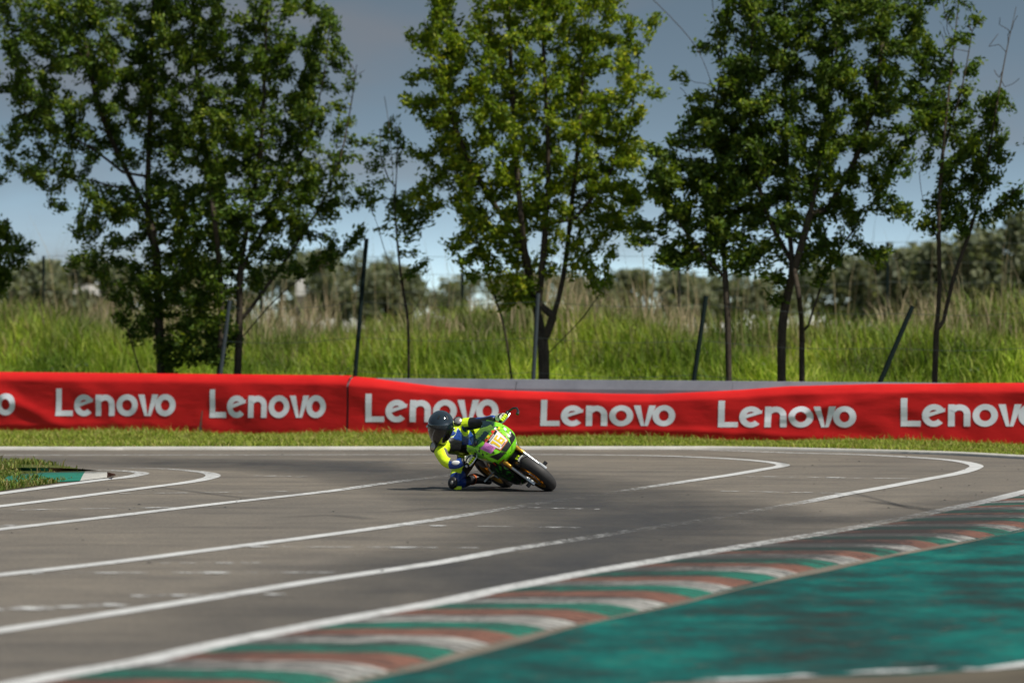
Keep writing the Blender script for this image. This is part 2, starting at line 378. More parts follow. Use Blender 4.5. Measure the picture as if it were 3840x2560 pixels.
# pale concrete strip along the far edge, a real low kerb
def strip3d(name, path, w, h, mat, parent=None):
    path = [Vector((p[0], p[1], 0)) for p in path]; vs = []; n = len(path)
    for i, p in enumerate(path):
        t = (path[min(i+1, n-1)]-path[max(i-1, 0)]).normalized(); nr = Vector((-t.y, t.x, 0))
        for s, z in ((-.5, -.02), (-.5, h*.7), (-.42, h), (.42, h), (.5, h*.7), (.5, -.02)): vs.append(tuple(p+nr*s*w+Vector((0, 0, z))))
    fs = [(i*6+k, i*6+k+1, (i+1)*6+k+1, (i+1)*6+k) for i in range(n-1) for k in range(5)]
    return np_mesh(name, vs, fs, mat, parent)
tag(strip3d('edge_kerb', [p+Vector((0, .12, 0)) for p in edge[12:-20]], .26, .045, M['edge']), kind='structure')

LW = .17
def line(dpts, wears=None, width=LW, ext=None):
    pts = [G(*p) for p in dpts]
    if ext:                                                   # run on straight beyond the frame
        if ext[0]: pts = [pts[0]+(pts[0]-pts[1])*k for k in (3, 2, 1)]+pts; wears = [wears[0]]*3+wears
        if ext[1]: pts = pts+[pts[-1]+(pts[-1]-pts[-2])*k for k in (1, 2, 3, 4)]; wears = wears+[wears[-1]]*4
    path = catmull(pts, 8)
    if wears: wears = list(np.interp(np.linspace(0, len(pts)-1, len(path)), range(len(pts)), wears))
    return ribbon('white_line', path, width, .009, M['line'], track, wears or [.32]*len(path))
L2 = [(0, 1046), (588, 1045.5), (995, 1045), (1221, 1044.6), (1476, 1047), (1626, 1052), (1726, 1058), (1786, 1065), (1796, 1071), (1751, 1079), (1676, 1092), (1601, 1103), (1501, 1118), (1376, 1137), (1226, 1159), (1000, 1195), (750, 1230), (500, 1262), (250, 1294), (0, 1322)]
line(L2, [.40, .40, .42, .38, .32, .28, .2, .2, .2, .22, .25, .34, .45, .58, .54, .40, .30, .30, .30, .30], ext=((-14, 51.3, 0), (-7, 17.5, 0)))
L3 = [(1591, 1034.5), (1676, 1036), (1826, 1041), (1976, 1045), (2126, 1053), (2201, 1060), (2240, 1069), (2236, 1077), (2201, 1088), (2126, 1102), (2026, 1121), (1926, 1139), (1851, 1154), (1776, 1167), (1626, 1194), (1476, 1217), (1326, 1240), (1176, 1263), (1000, 1295), (750, 1332), (500, 1372), (250, 1412), (0, 1450)]
line(L3, [.45, .38, .34, .3, .22, .2, .2, .2, .22, .25, .28, .35, .44, .52, .55, .54, .48, .40, .32, .30, .30, .30, .30], ext=(None, (-5.2, 12.5, 0)))
L4 = [(450, 1059), (750, 1061), (1020, 1066), (1075, 1072), (1090, 1079), (1060, 1087), (1020, 1094), (950, 1102.5), (875, 1112), (750, 1130), (500, 1158), (250, 1188), (0, 1217)]
line(L4, [.62, .54, .5, .5, .52, .54, .54, .50, .44, .36, .32, .32, .3], ext=(None, (-10, 24, 0)))
L5 = [(211, 1073.5), (281, 1074.7), (375, 1077.5), (445, 1083), (480, 1088), (489, 1094.5), (469, 1101.7), (422, 1110), (352, 1119), (234, 1134.5), (117, 1149.7), (0, 1163.8)]
line(L5, [.55, .52, .48, .42, .38, .36, .30, .26, .26, .26, .26, .26], ext=(None, (-10.5, 30, 0)))
L6 = [(225, 1080), (270, 1082), (308, 1084.5), (326, 1088), (316, 1092), (281, 1098), (234, 1103), (164, 1112), (70, 1125), (0, 1134.5)]
line(L6, [.46, .42, .40, .40, .36, .3, .25, .25, .25, .25], ext=(None, (-11.5, 33, 0)))
INN = [(65, 1568), (320, 1522), (500, 1482), (750, 1432), (1000, 1387), (1176, 1350), (1376, 1312), (1576, 1278), (1776, 1245), (1926, 1220), (2076, 1192), (2176, 1171), (2276, 1150), (2352, 1131)]
inn = [Vector((-4.6, 10.5, 0)), Vector((-3.3, 14.6, 0))]+[G(*p) for p in INN]+[Vector((6.3, 42.6, 0)), Vector((7.6, 46.2, 0))]
INNP = catmull(inn, 12)
np_ = len(INNP)
wl_ = np.interp(np.linspace(0, 1, np_), [0, .35, .5, .62, .72, .80, .9, 1], [.33, .33, .36, .46, .50, .40, .28, .28])
ribbon('white_line', INNP, .19, .009, M['line'], track, list(wl_))
# thin worn grid marks across the track
for a, b, w, wr in (((275, 1135), (660, 1130), .07, .47), ((0, 1173.5), (412, 1166.5), .07, .46), ((-20, 1403), (280, 1391), .13, .40), ((75, 1318), (780, 1317), .10, .47),
                    ((370, 1295), (605, 1295), .08, .47), ((550, 1257), (1100, 1260), .09, .46), ((300, 1371), (655, 1367), .13, .45), ((925, 1208), (1371, 1214), .08, .49),
                    ((1691, 1095), (2121, 1101), .10, .44), ((1656, 1129), (1931, 1134), .09, .45), ((1216, 1167), (1376, 1171), .09, .48), ((582, 1094), (700, 1096), .14, .5), ((0, 1211), (36, 1207), .1, .42)):
    pa, pb = G(*a), G(*b); n = 40
    path = [pa.lerp(pb, i/n) for i in range(n+1)]
    wv = [wr+.07*math.sin(i*.5+a[0])+.05*math.sin(i*1.3+a[1]) for i in range(n+1)]
    wd = [w*(1.9 if (math.sin(i*.23+a[0]*.7) > .55) else 1.0) for i in range(n+1)]
    ribbon('grid_line', path, wd, .010, M['line'], track, wv)
# racing line darkened by rubber
RL = catmull([Vector((-16, 50.2, 0))]+[G(*p) for p in [(0, 1059), (500, 1064), (850, 1078), (1130, 1108), (1330, 1150), (1480, 1190), (1500, 1225), (1350, 1290), (1000, 1380), (500, 1500)]]+[Vector((-4, 14, 0))], 12)
ribbon('rubber_line', RL, 3.8, .0065, M['rubber'], track, nw=12, wearfun=lambda t, s: 1.0*(1-abs(s))**.7*min(1, 5*t)*(1 if t < .75 else max(0, (1-t)/.25)))
for pts, w, st in (([(1980, 1150), (2120, 1170), (2250, 1200)], .22, .8), ([(1700, 1195), (1950, 1195), (2150, 1180), (2330, 1130)], 1.6, .55), ([(640, 1190), (760, 1185), (860, 1195)], .25, .55), ([(900, 1178), (1000, 1170), (1120, 1180)], .3, .5),
                   ([(352, 1119), (430, 1128), (520, 1140), (640, 1152)], .12, .6), ([(1940, 1128), (2060, 1160), (2100, 1172)], .1, .7), ([(1560, 1040), (1700, 1052), (1790, 1062), (1810, 1075)], .14, .5)):
    ribbon('skid_mark', catmull([G(*p) for p in pts], 14), w, .0112, M['rubber'], track, nw=6, wearfun=lambda t, s, st=st: st*(1-s*s)*math.sin(math.pi*t)**.5 if 0 < t < 1 else 0)

# ------------------------------------------------------------------ striped kerb and teal run-off
arc = [0.0]
for i in range(1, np_): arc.append(arc[-1]+(INNP[i]-INNP[i-1]).length)
ax_ = np.array([p.x for p in INNP]); ay_ = np.array([p.y for p in INNP])
def kerb_pt(s, v):
    x = np.interp(s, arc, ax_); y = np.interp(s, arc, ay_)
    e = .4; tx = np.interp(s+e, arc, ax_)-np.interp(s-e, arc, ax_); ty = np.interp(s+e, arc, ay_)-np.interp(s-e, arc, ay_)
    L = math.hypot(tx, ty); nxv, nyv = ty/L, -tx/L
    return x+nxv*(.08+v), y+nyv*(.08+v)
KW = 1.32
def kerb_z(v): return float(np.interp(v, [0, .1, .5, .98, 1.13, 1.24, KW], [.006, .010, .022, .032, .026, .010, -.012]))
kerb = empty('striped_kerb'); kerb['kind'] = 'structure'
SL = .53; ncyc = int(arc[-1]/SL); kr = random.Random(5)
for q in range(ncyc):
    nu, nv = 24, 12; vs = []; wr = []
    mat = (M['kgreen'], M['kwhite'], M['kbrown'])[q % 3]
    s0 = q*SL
    dark = math.exp(-((s0-21.5)/5.0)**2)
    for i in range(nu+1):
        for j in range(nv+1):
            v = KW*j/nv; s = s0+SL*i/nu
            x, y = kerb_pt(s, v)
            z = kerb_z(v)+.016*abs(math.sin(math.pi*4*i/nu))*min(1, v/.12)+.003*math.sin(q*1.7)
            vs.append((x, y, max(z, .007 if v < .1 else -.05)))
            wr.append(.035+.04*math.sin(q*2.1)-.34*(abs(math.sin(math.pi*4*i/nu))-.74)-.07*smooth(.95, 1.25, v)+.17*dark*math.exp(-((v-.6)/.6)**2)+.03*math.exp(-((v-.25)/.3)**2)+kr.uniform(-.02, .02))
    m = nv+1
    fs = [(i*m+j, i*m+j+1, (i+1)*m+j+1, (i+1)*m+j) for i in range(nu) for j in range(nv)]
    np_mesh('kerb_stripe', vs, fs, mat, kerb, attrs={'wear': wr})
# tan concrete gutter between kerb and run-off
gut = [kerb_pt(s, KW+.02+.02*math.sin(s*.9)) for s in np.linspace(0, arc[-1], 80)]
tag(ribbon('concrete_gutter', gut, [.09+.05*math.sin(i*.37)+.035*math.sin(i*.91) for i in range(80)], .010, M['tan']), kind='structure')
# teal painted run-off, lower by a little slope
outer = [kerb_pt(s, KW-.05) for s in np.linspace(0, arc[-1], 80)]
ro_edge = [G(2352+260, 1525), G(2352, 1540), G(2100, 1552), G(1900, 1556), G(1700, 1563), G(1500, 1572), Vector((0.4, 17.2, 0)), Vector((-.6, 15.6, 0)), Vector((-1.6, 13, 0)), Vector((-2.6, 10.8, 0))]
ro = [o for o in outer]+[(12.0, 44.0), (14.5, 30), (12, 22)]+[(p.x, p.y) for p in ro_edge]
tag(sheet('painted_runoff', ro, .0075, M['runoff']), kind='structure')
crk = catmull([G(*p) for p in [(1560, 1548), (1640, 1530), (1900, 1495), (2120, 1460), (2352, 1408)]], 12)
ribbon('runoff_crack', crk, [.05+.03*math.sin(i*.8)+.02*math.sin(i*2.3) for i in range(len(crk))], .0125, worn_paint('crack_dirt', (.09, .075, .055)), None, [.50+.08*math.sin(i*1.1) for i in range(len(crk))])['kind'] = 'structure'
wl2 = catmull([Vector((-.5, 15.0, 0)), Vector((.2, 16.2, 0))]+[G(*p) for p in [(1500, 1582), (1780, 1561), (1900, 1553), (2060, 1545), (2200, 1538), (2352, 1530)]]+[Vector((5.0, 22.5, 0))], 10)
n2 = len(wl2)
ribbon('runoff_edge_line', wl2, [.10+.05*math.sin(i*.55) for i in range(n2)], .0135, M['line'], None, [.36+.2*max(0, math.sin(i*.33+.8)) for i in range(n2)])['kind'] = 'structure'
dirt = [Vector((-.6, 14.6, 0)), Vector((.3, 16.0, 0))]+[G(*p) for p in [(1500, 1592), (1780, 1570), (1950, 1560), (2100, 1553), (2352, 1538)]]+[Vector((6, 23.5, 0)), Vector((10, 12, 0)), Vector((0, 8, 0))]
tag(sheet('dirt_shoulder', [(p.x, p.y) for p in dirt], .011, concrete_mat('brown_dirt', (.055, .045, .032), (.12, .10, .07))), kind='structure')

# ------------------------------------------------------------------ infield island with its kerb (left)
isl = [G(*p) for p in [(-260, 1088), (-60, 1066), (0, 1062), (60, 1062), (150, 1072), (200, 1085), (212, 1094), (185, 1101), (120, 1112), (40, 1123), (0, 1129), (-150, 1150), (-400, 1165)]]
tag(sheet('infield_island', [(p.x, p.y) for p in catmull(isl+[isl[0]], 5)[:-1]], .012, M['ground']), kind='structure')
ik = empty('infield_kerb'); ik['kind'] = 'structure'
def ikerb(poly_in, poly_out, mats, zi, zo):
    n = len(poly_in)-1
    for q in range(n):
        nu, nv = 6, 6; vs = []; wr = []
        for i in range(nu+1):
            for j in range(nv+1):
                a = poly_in[q].lerp(poly_in[q+1], i/nu); b = poly_out[q].lerp(poly_out[q+1], i/nu); p = a.lerp(b, j/nv)
                vs.append((p.x, p.y, zi+(zo-zi)*(j/nv)**1.5)); wr.append(-.20+.26*(1-j/nv)**2)
        m = nv+1
        np_mesh('kerb_stripe', vs, [(i*m+j, i*m+j+1, (i+1)*m+j+1, (i+1)*m+j) for i in range(nu) for j in range(nv)], mats[q], ik, attrs={'wear': wr})
CR = [(20, 1092), (60, 1087), (105, 1084), (150, 1083), (196, 1082), (246, 1083), (263, 1088)]; FT = [(0, 1112), (40, 1110), (90, 1106.5), (140, 1105.5), (184, 1103.5), (246, 1096), (266, 1091)]
ikerb([G(*p, .07) for p in CR], [G(*p, .014) for p in FT], [M['kgreen'], M['kgreen'], M['kgreen'], M['kgreen'], M['kwhite'], M['kbrown']], .07, .014)
CF = [(30, 1075), (48, 1073.2), (110, 1073.4), (140, 1074.2), (190, 1076.5), (228, 1080)]; FF = [(20, 1081), (46, 1081), (112, 1082), (142, 1082.4), (192, 1081.6), (229, 1080.6)]
ikerb([G(*p, .06) for p in CF], [G(*p, .016) for p in FF], [M['kwhite'], M['kgreen'], M['kbrown'], M['kbrown'], M['kwhite']], .06, .016)

# rubber crumbs lying about
cv, cf = [], []
for i in range(110):
    xd = random.uniform(0, 2352) if i % 3 else random.uniform(1800, 2352); yd = random.uniform(1045, 1180) if i % 4 else random.uniform(1180, 1320)
    p = G(xd, yd); s = random.uniform(.006, .018); b = len(cv)
    for k in range(4):
        an = k*math.pi/2+random.random(); cv.append((p.x+s*math.cos(an)*random.uniform(.6, 1.6), p.y+s*math.sin(an), .010))
    cv.append((p.x, p.y, 0.010+s*.5)); cf += [(b, b+1, b+4), (b+1, b+2, b+4), (b+2, b+3, b+4), (b+3, b, b+4)]
tag(np_mesh('rubber_crumbs', cv, cf, M['rubbit']), 'small black rubber crumbs scattered over the asphalt', 'debris', kind='stuff')

# ------------------------------------------------------------------ barrier wall, banners, lettering
def wall_h(x): return float(np.interp(x, [-8.3, -2.5, 0, 3.2, 7.3], [.955, .93, .925, .918, .905]))
bw = empty('barrier_wall', (0, 58.06, 0)); tag(bw, 'low grey concrete barrier wall behind the red banners', 'wall')
segx = [-16, -12, -8.3, -5.4, -2.53, 0.0, 3.19, 5.2, 7.3, 11, 15]
for a, b in zip(segx[:-1], segx[1:]):
    pa, pb = Vector((a, bar_y(a), 0)), Vector((b, bar_y(b), 0)); t = (pb-pa).normalized(); nr = Vector((-t.y, t.x, 0)); g = .006
    pa, pb = pa+t*g, pb-t*g; vs = []; prof = [(.0, -.1), (.0, .0), (.02, .85), (.06, 1.0), (.30, 1.0), (.34, .85), (.36, -.1)]
    for p in (pa, pb):
        h = wall_h(p.x)
        for o, z in prof: vs.append(tuple(p+nr*(o+.10)+Vector((0, 0, z*h))-Vector((0, 58.06, 0))))
    m = len(prof)
    mb = MB(); mb.add(vs, [(k, k+1, m+k+1, m+k) for k in range(m-1)]+[tuple(range(m))[::-1], tuple(range(m, 2*m))])
    mb.build('wall_block', M['concrete'], bw, smooth=False)

# banner coordinates: s = x of the barrier foot line, z height; offset towards the track
def bfold(x, z):
    w = .020*mnoise.noise(Vector((x*.9, z*2.2, 3.1)))+.012*mnoise.noise(Vector((x*2.5+z*2.0, z*3.0, 7.7)))
    w += .018*math.exp(-((z-.14-.05*math.sin(x*.8))/.05)**2)*(0.5+.5*math.sin(x*.55+.6))                # crease along the foot
    d = (x-4.2)*.35-(z-.45); w += .013*math.exp(-(d/.07)**2)*math.exp(-((x-4.3)/1.4)**2)                 # diagonal pull creases
    d = (x-4.6)*.22-(z-.55); w += .012*math.exp(-(d/.06)**2)*math.exp(-((x-5.0)/1.6)**2)
    d = (x+7.9)*-.45-(z-.45); w += .03*math.exp(-(d/.11)**2)*math.exp(-((x+7.8)/.8)**2)
    return w
def btop(x):
    if x < -2.53: return wall_h(x)+.012
    D = [(803, 869), (850, 873), (900, 879), (1000, 890), (1176, 899), (1400, 906), (1500, 907), (1700, 897), (1800, 890), (2000, 885.5), (2352, 884), (2700, 884)]
    zs = []; xx = []
    for xd, yd in D:
        # distance of the banner there
        d = 58.0
        for _ in range(4): d = bar_y((xd*K-1920)*d/F_PX)-.05
        p = P(xd, yd, d); xx.append(p.x); zs.append(p.z)
    return float(np.interp(x, xx, zs))
def bsurf(x, z, lift=0.0):
    tp = btop(x); i = np.searchsorted(BX, x)-1; i = int(np.clip(i, 0, len(BX)-2))
    t = Vector((BX[i+1]-BX[i], BY[i+1]-BY[i], 0)).normalized(); nr = Vector((t.y, -t.x, 0))
    dz = tp-z; o = .0+.085*min(1, max(dz, 0)/.10)**.7+.05*min(1, max(dz, 0)/.8)
    if dz < 0: o = dz*3.0
    return Vector((x, bar_y(x), z))+nr*(o-.085+bfold(x, z)*min(1, max(dz, 0)/.06)+lift)
def make_banner(x0, x1, label):
    nxb = int((x1-x0)/.05); nzb = 30; vs = []
    for i in range(nxb+1):
        x = x0+(x1-x0)*i/nxb; tp = btop(x)
        for j in range(nzb+1):
            u = j/nzb; z = tp+.03-(tp+.03-.035-.025*mnoise.noise(Vector((x*.8, 5, 0))))*(u**1.3)
            vs.append(tuple(bsurf(x, z)))
    m = nzb+1
    fs = [(i*m+j, i*m+j+1, (i+1)*m+j+1, (i+1)*m+j) for i in range(nxb) for j in range(nzb)]
    o = np_mesh('banner', vs, fs, M['banner'], smooth=True)
    return tag(o, label, 'banner')
bl = make_banner(-14.5, -2.54, 'red advertising banner hung level over the left part of the barrier')
br = make_banner(-2.51, 14.0, 'red advertising banner with sagging top edge right of the vertical seam')

# letters: strips in a unit space, x to the right, y up, cap height 1 (stem from 0 to 1)
def arc_pts(cx, cy, rx, ry, a0, a1, n): return [(cx+rx*math.cos(R(a0+(a1-a0)*i/n)), cy+ry*math.sin(R(a0+(a1-a0)*i/n))) for i in range(n+1)]
def strip2(outer, inner): return [[outer[i], outer[i+1], inner[i+1], inner[i]] for i in range(len(outer)-1)]
def quad_sub(a, b, c, d, nu, nv):
    L = lambda p, q, t: (p[0]+(q[0]-p[0])*t, p[1]+(q[1]-p[1])*t); out = []
    for i in range(nu):
        for j in range(nv):
            P0 = lambda u, v: L(L(a, b, u/nu), L(d, c, u/nu), v/nv)
            out.append([P0(i, j), P0(i+1, j), P0(i+1, j+1), P0(i, j+1)])
    return out
def word_polys():
    u = 1/127.0; xh = 98*u; sw = 26*u; q = []
    q += quad_sub((0, 0), (sw, 0), (sw, 1), (0, 1), 1, 6)
    q += quad_sub((sw, 0), (80*u, 0), (80*u, 25*u), (sw, 25*u), 3, 1)
    def ring(cx, a0=0, a1=360, n=40, rx=49*u):
        return strip2(arc_pts(cx, xh/2, rx, xh/2+.01, a0, a1, n), arc_pts(cx, xh/2, rx-sw*1.0, xh/2-sw*.92, a0, a1, n))
    ex = 132*u                                               # e with its slanted bar
    q += ring(ex, 20, 318, 36, 47*u)
    q += quad_sub((ex-40*u, .28), (ex+41*u, .52), (ex+45*u, .64), (ex-40*u, .42), 5, 1)
    nx0 = 187*u                                              # n
    q += quad_sub((nx0, 0), (nx0+sw, 0), (nx0+sw, xh), (nx0, xh), 1, 4)
    cxn = nx0+44*u
    q += strip2(arc_pts(cxn, xh-44*u, 44*u, 44*u, 0, 150, 18), arc_pts(cxn, xh-44*u, 44*u-sw, 44*u-sw, 0, 150, 18))
    q += quad_sub((cxn+44*u-sw, 0), (cxn+44*u, 0), (cxn+44*u, xh-44*u), (cxn+44*u-sw, xh-44*u), 1, 3)
    q += ring(332*u)
    v0 = 383*u                                               # v
    q += quad_sub((v0+30*u, 0), (v0+44*u, 0), (v0+27*u, xh), (v0-1*u, xh), 1, 5)
    q += quad_sub((v0+44*u, 0), (v0+58*u, 0), (v0+89*u, xh), (v0+61*u, xh), 1, 5)
    q += ring(505*u, rx=46*u)
    return q, 550*u
WQ, WLEN = word_polys(); NE = 9+36; NN = NE+5+4
def word(banner, xl, xr, ytop, ybase):
    """xl,xr: photo columns of the word; ytop,ybase: photo rows of the L"""
    def to_b(xd, yd):
        d = 58.0
        for _ in range(5): d = bar_y((xd*K-1920)*d/F_PX)-.1
        return P(xd, yd, d)
    a, b = to_b(xl, ybase), to_b(xl, ytop); c = to_b(xr, ybase)
    vs = []; fs = []
    for poly in WQ:
        k = len(vs)
        lf = .0045+.0012*(len(fs) >= NE)*(len(fs) < NE+5)+.0012*(len(fs) >= NN)*(len(fs) < NN+18)
        for (x, y) in poly:
            X_ = a.x+(c.x-a.x)*x/WLEN; Zb = a.z+(c.z-a.z)*x/WLEN; vs.append(tuple(bsurf(X_, Zb+(b.z-a.z)*y, lf)))
        fs.append(tuple(range(k, k+4)))
    return np_mesh('lettering', vs, fs, M['print'], banner)
word(bl, -228, 37, 890, 953)
word(bl, 129, 404, 892, 955)
word(bl, 483, 749, 894, 959)
word(br, 841, 1145, 904, 969)
word(br, 1244, 1553, 918, 978)
word(br, 1652, 1970, 920, 981)
word(br, 2072, 2396, 914, 979)
# a worn tear in the left banner beside the second word
tv = [tuple(bsurf(x, z, .004)) for x, z in [(-4.865, .40), (-4.85, .41), (-4.86, .26), (-4.855, .10), (-4.89, .05), (-4.905, .12), (-4.88, .25)]]
np_mesh('tear_patch', tv[:4], [(0, 1, 2, 3)], M['tan'], bl) if False else None
me = bpy.data.meshes.new('tear_patch'); me.from_pydata(tv, [], [tuple(range(7))]); me.materials.append(M['tan']); link(bpy.data.objects.new('tear_patch', me), bl)

# ------------------------------------------------------------------ grass, meadow, reeds
def blades(name, px, py, pz, h, w, lean, cols, mat, parent=None):
    n = len(px); yaw = RNG.uniform(0, 2*np.pi, n); la = RNG.uniform(0, 2*np.pi, n)
    dx, dy = np.cos(yaw)*w/2, np.sin(yaw)*w/2; lx, ly = np.cos(la)*lean*h, np.sin(la)*lean*h
    V = np.empty((n, 5, 3), np.float32)
    V[:, 0] = np.stack([px-dx, py-dy, pz-.02], 1); V[:, 1] = np.stack([px+dx, py+dy, pz-.02], 1)
    mx, my, mz = px+lx*.35, py+ly*.35, pz+h*.6
    V[:, 2] = np.stack([mx-dx*.8, my-dy*.8, mz], 1); V[:, 3] = np.stack([mx+dx*.8, my+dy*.8, mz], 1)
    V[:, 4] = np.stack([px+lx, py+ly, pz+h*(1-.35*lean)], 1)
    b = (np.arange(n)*5)[:, None]
    Fc = np.concatenate([b+np.array([[0, 1, 3]]), b+np.array([[0, 3, 2]]), b+np.array([[2, 3, 4]])], 0)
    return np_mesh(name, V.reshape(-1, 3), Fc, mat, parent, cols=np.repeat(cols, 5, 0))
def vcol(n, cs, jit=.25):
    cs = np.array(cs); c = cs[RNG.integers(0, len(cs), n)]; return np.clip(c*RNG.uniform(1-jit, 1+jit, (n, 1)), 0, 1)
# verge strip between track edge and barrier
ex_ = np.array([p.x for p in edge]); ey_ = np.array([p.y for p in edge]); o_ = np.argsort(ex_)
def edge_y(x): return np.interp(x, ex_[o_], ey_[o_])
n = 120000; x = RNG.uniform(-10, 9.3, n); lo = edge_y(x)+.22; hi = np.interp(x, BX, BY)-.02
t = RNG.uniform(0, 1, n); y = lo+(hi-lo)*t
hh = RNG.uniform(.04, .12, n)*(1+.5*np.sin(x*1.3+y)*np.sin(y*1.7))*(1+1.4*smooth(.86, 1, t)*RNG.uniform(0, 1, n))
tag(blades('verge_grass', x, y, np.zeros(n)+.0, hh, RNG.uniform(.008, .018, n), RNG.uniform(.2, .9, n), vcol(n, [(.24, .31, .035), (.29, .33, .045), (.18, .25, .03), (.35, .31, .10)]), M['blade']),
    'short sunlit grass verge along the foot of the banners', 'grass', kind='stuff')
# island grass and weeds
n = 26000; px_, py_ = [], []
poly = [(p.x, p.y) for p in catmull(isl+[isl[0]], 5)[:-1]]
def inside(x, y, poly):
    c = np.zeros(len(x), bool); j = len(poly)-1
    for i in range(len(poly)):
        xi, yi = poly[i]; xj, yj = poly[j]
        c ^= ((yi > y) != (yj > y)) & (x < (xj-xi)*(y-yi)/(yj-yi+1e-12)+xi); j = i
    return c
x = RNG.uniform(-9.5, -4.6, n*2); y = RNG.uniform(37, 49, n*2); k = inside(x, y, poly)
kk1 = [(p.x, p.y) for p in [G(*q) for q in [(20, 1070), (45, 1069), (165, 1071), (263, 1086), (240, 1099), (140, 1106), (60, 1106), (45, 1095), (40, 1082)]]]
k &= ~inside(x, y, kk1) | (RNG.uniform(0, 1, n*2) < .04); x, y = x[k], y[k]; n = len(x)
tag(blades('island_grass', x, y, np.full(n, .012), RNG.uniform(.02, .075, n)*(1+1.0*(np.sin(x*5)*np.sin(y*3.1) > .6)), RNG.uniform(.008, .02, n), RNG.uniform(.3, 1.0, n), vcol(n, [(.12, .17, .025), (.18, .20, .04), (.22, .18, .07), (.08, .13, .02)]), M['blade']),
    'rough green grass and weeds on the infield island', 'grass', kind='stuff')
# meadow on the bank behind the barrier
def bank(n, q0, q1, h0, h1, w0, w1, cs, lean=.5, xr=(-13, 12), zones=None, pw=1.0):
    x = RNG.uniform(*xr, n); q = q0+(q1-q0)*RNG.uniform(0, 1, n)**pw; y = np.interp(x, BX, BY)+q
    return x, y, terrain(x, y), RNG.uniform(h0, h1, n), RNG.uniform(w0, w1, n), RNG.uniform(.1, lean, n), vcol(n, cs)
parts = [bank(60000, .55, 5, .15, .50, .012, .03, [(.13, .20, .018), (.17, .23, .022), (.08, .13, .016), (.24, .23, .08)], .8),
         bank(70000, 4, 12, .30, .70, .014, .034, [(.20, .30, .018), (.25, .34, .025), (.13, .21, .016), (.32, .36, .06)], .6),
         bank(26000, 9, 16, .35, .9, .014, .03, [(.13, .20, .025), (.17, .21, .04), (.22, .20, .08)], .6)]
cat = [np.concatenate([p[i] for p in parts]) for i in range(7)]
# pale tufted seed heads right of centre
tuft = []
for c in range(26):
    cx = RNG.uniform(3.4, 6.9); cq = RNG.uniform(1.2, 6); m_ = 260
    x = cx+RNG.normal(0, .16, m_); y = np.interp(x, BX, BY)+cq+RNG.normal(0, .16, m_)
    tuft.append((x, y, terrain(x, y), RNG.uniform(.45, .85, m_), RNG.uniform(.012, .02, m_), RNG.uniform(.5, 1.2, m_), vcol(m_, [(.26, .28, .10), (.20, .25, .07), (.30, .26, .13)])))
cat = [np.concatenate([cat[i]]+[t_[i] for t_ in tuft]) for i in range(7)]
pn = np.sin(cat[0]*1.1+.6*cat[1])*np.sin(cat[1]*.8-cat[0]*.5+1)+.6*np.sin(cat[0]*2.9+1.7*cat[1])*np.sin(cat[1]*2.1)
cat[6] = cat[6]*(1+.38*pn[:, None]*np.array([1.1, .9, .8])); cat[6] = np.clip(cat[6], .01, 1); cat[3] = cat[3]*(1+.28*np.sin(cat[0]*1.7+cat[1]*.9))
tag(blades('meadow_grass', *cat, M['blade']), 'tall green meadow grass on the bank behind the barrier', 'grass', kind='stuff')
m_ = 26000; x = RNG.uniform(-13, 12, m_); q = .5+RNG.uniform(0, 1, m_)**1.6*8; y = np.interp(x, BX, BY)+q; pz = terrain(x, y)
ph_ = .12+.42*np.clip(np.sin(x*2.3+y*1.1)*np.sin(y*1.9-x)+.35, 0, 1); c = np.stack([x, y, pz+RNG.uniform(0, 1, m_)**.6*ph_], 1)
L = RNG.uniform(.05, .12, (m_, 1)); ax = RNG.normal(size=(m_, 3))*np.array([1, 1, .5]); ax /= np.linalg.norm(ax, axis=1)[:, None]; sd = np.cross(ax, np.array([0, 0, 1.0])+RNG.normal(0, .5, (m_, 3))); sd /= np.linalg.norm(sd, axis=1)[:, None]
V = np.stack([c-ax*L*.5, c+sd*L*.25, c+ax*L*.5, c-sd*L*.25], 1).reshape(-1, 3)
tag(np_mesh('bank_weeds', V, np.arange(m_*4).reshape(-1, 4), M['leaf'], cols=np.repeat(vcol(m_, [(.05, .09, .015), (.08, .12, .02), (.035, .065, .012), (.14, .16, .06)]), 4, 0)), 'low broad-leaved weeds among the grass behind the barrier', 'weeds', kind='stuff')
x, y, z, h, w, l_, c = bank(9500, 11, 22, .5, 1.7, .012, .03, [(.34, .27, .17), (.40, .32, .21), (.26, .21, .12), (.20, .22, .08)], .5, (-15, 14), pw=1.0)
h *= (1-.35*smooth(2, 5, x))*(.75+.30*np.sin(x*.9+.5)+.18*np.sin(x*2.7)+.1*np.sin(x*6.1)); h = np.clip(h, .35, 2.5)
tag(blades('dry_reeds', x, y, z, h, w, l_, c, M['reed']), 'dry straw coloured reeds standing along the top of the bank', 'reeds', kind='stuff')
x, y, z, h, w, l_, c = bank(420, 10, 20, 1.8, 3.0, .008, .013, [(.22, .17, .10), (.30, .24, .14)], .30, (-15, 14))
tag(blades('tall_reed_stems', x, y, z, h, w, l_, c, M['reed']), 'thin tall reed stems rising above the dry reed belt', 'reeds', kind='stuff')

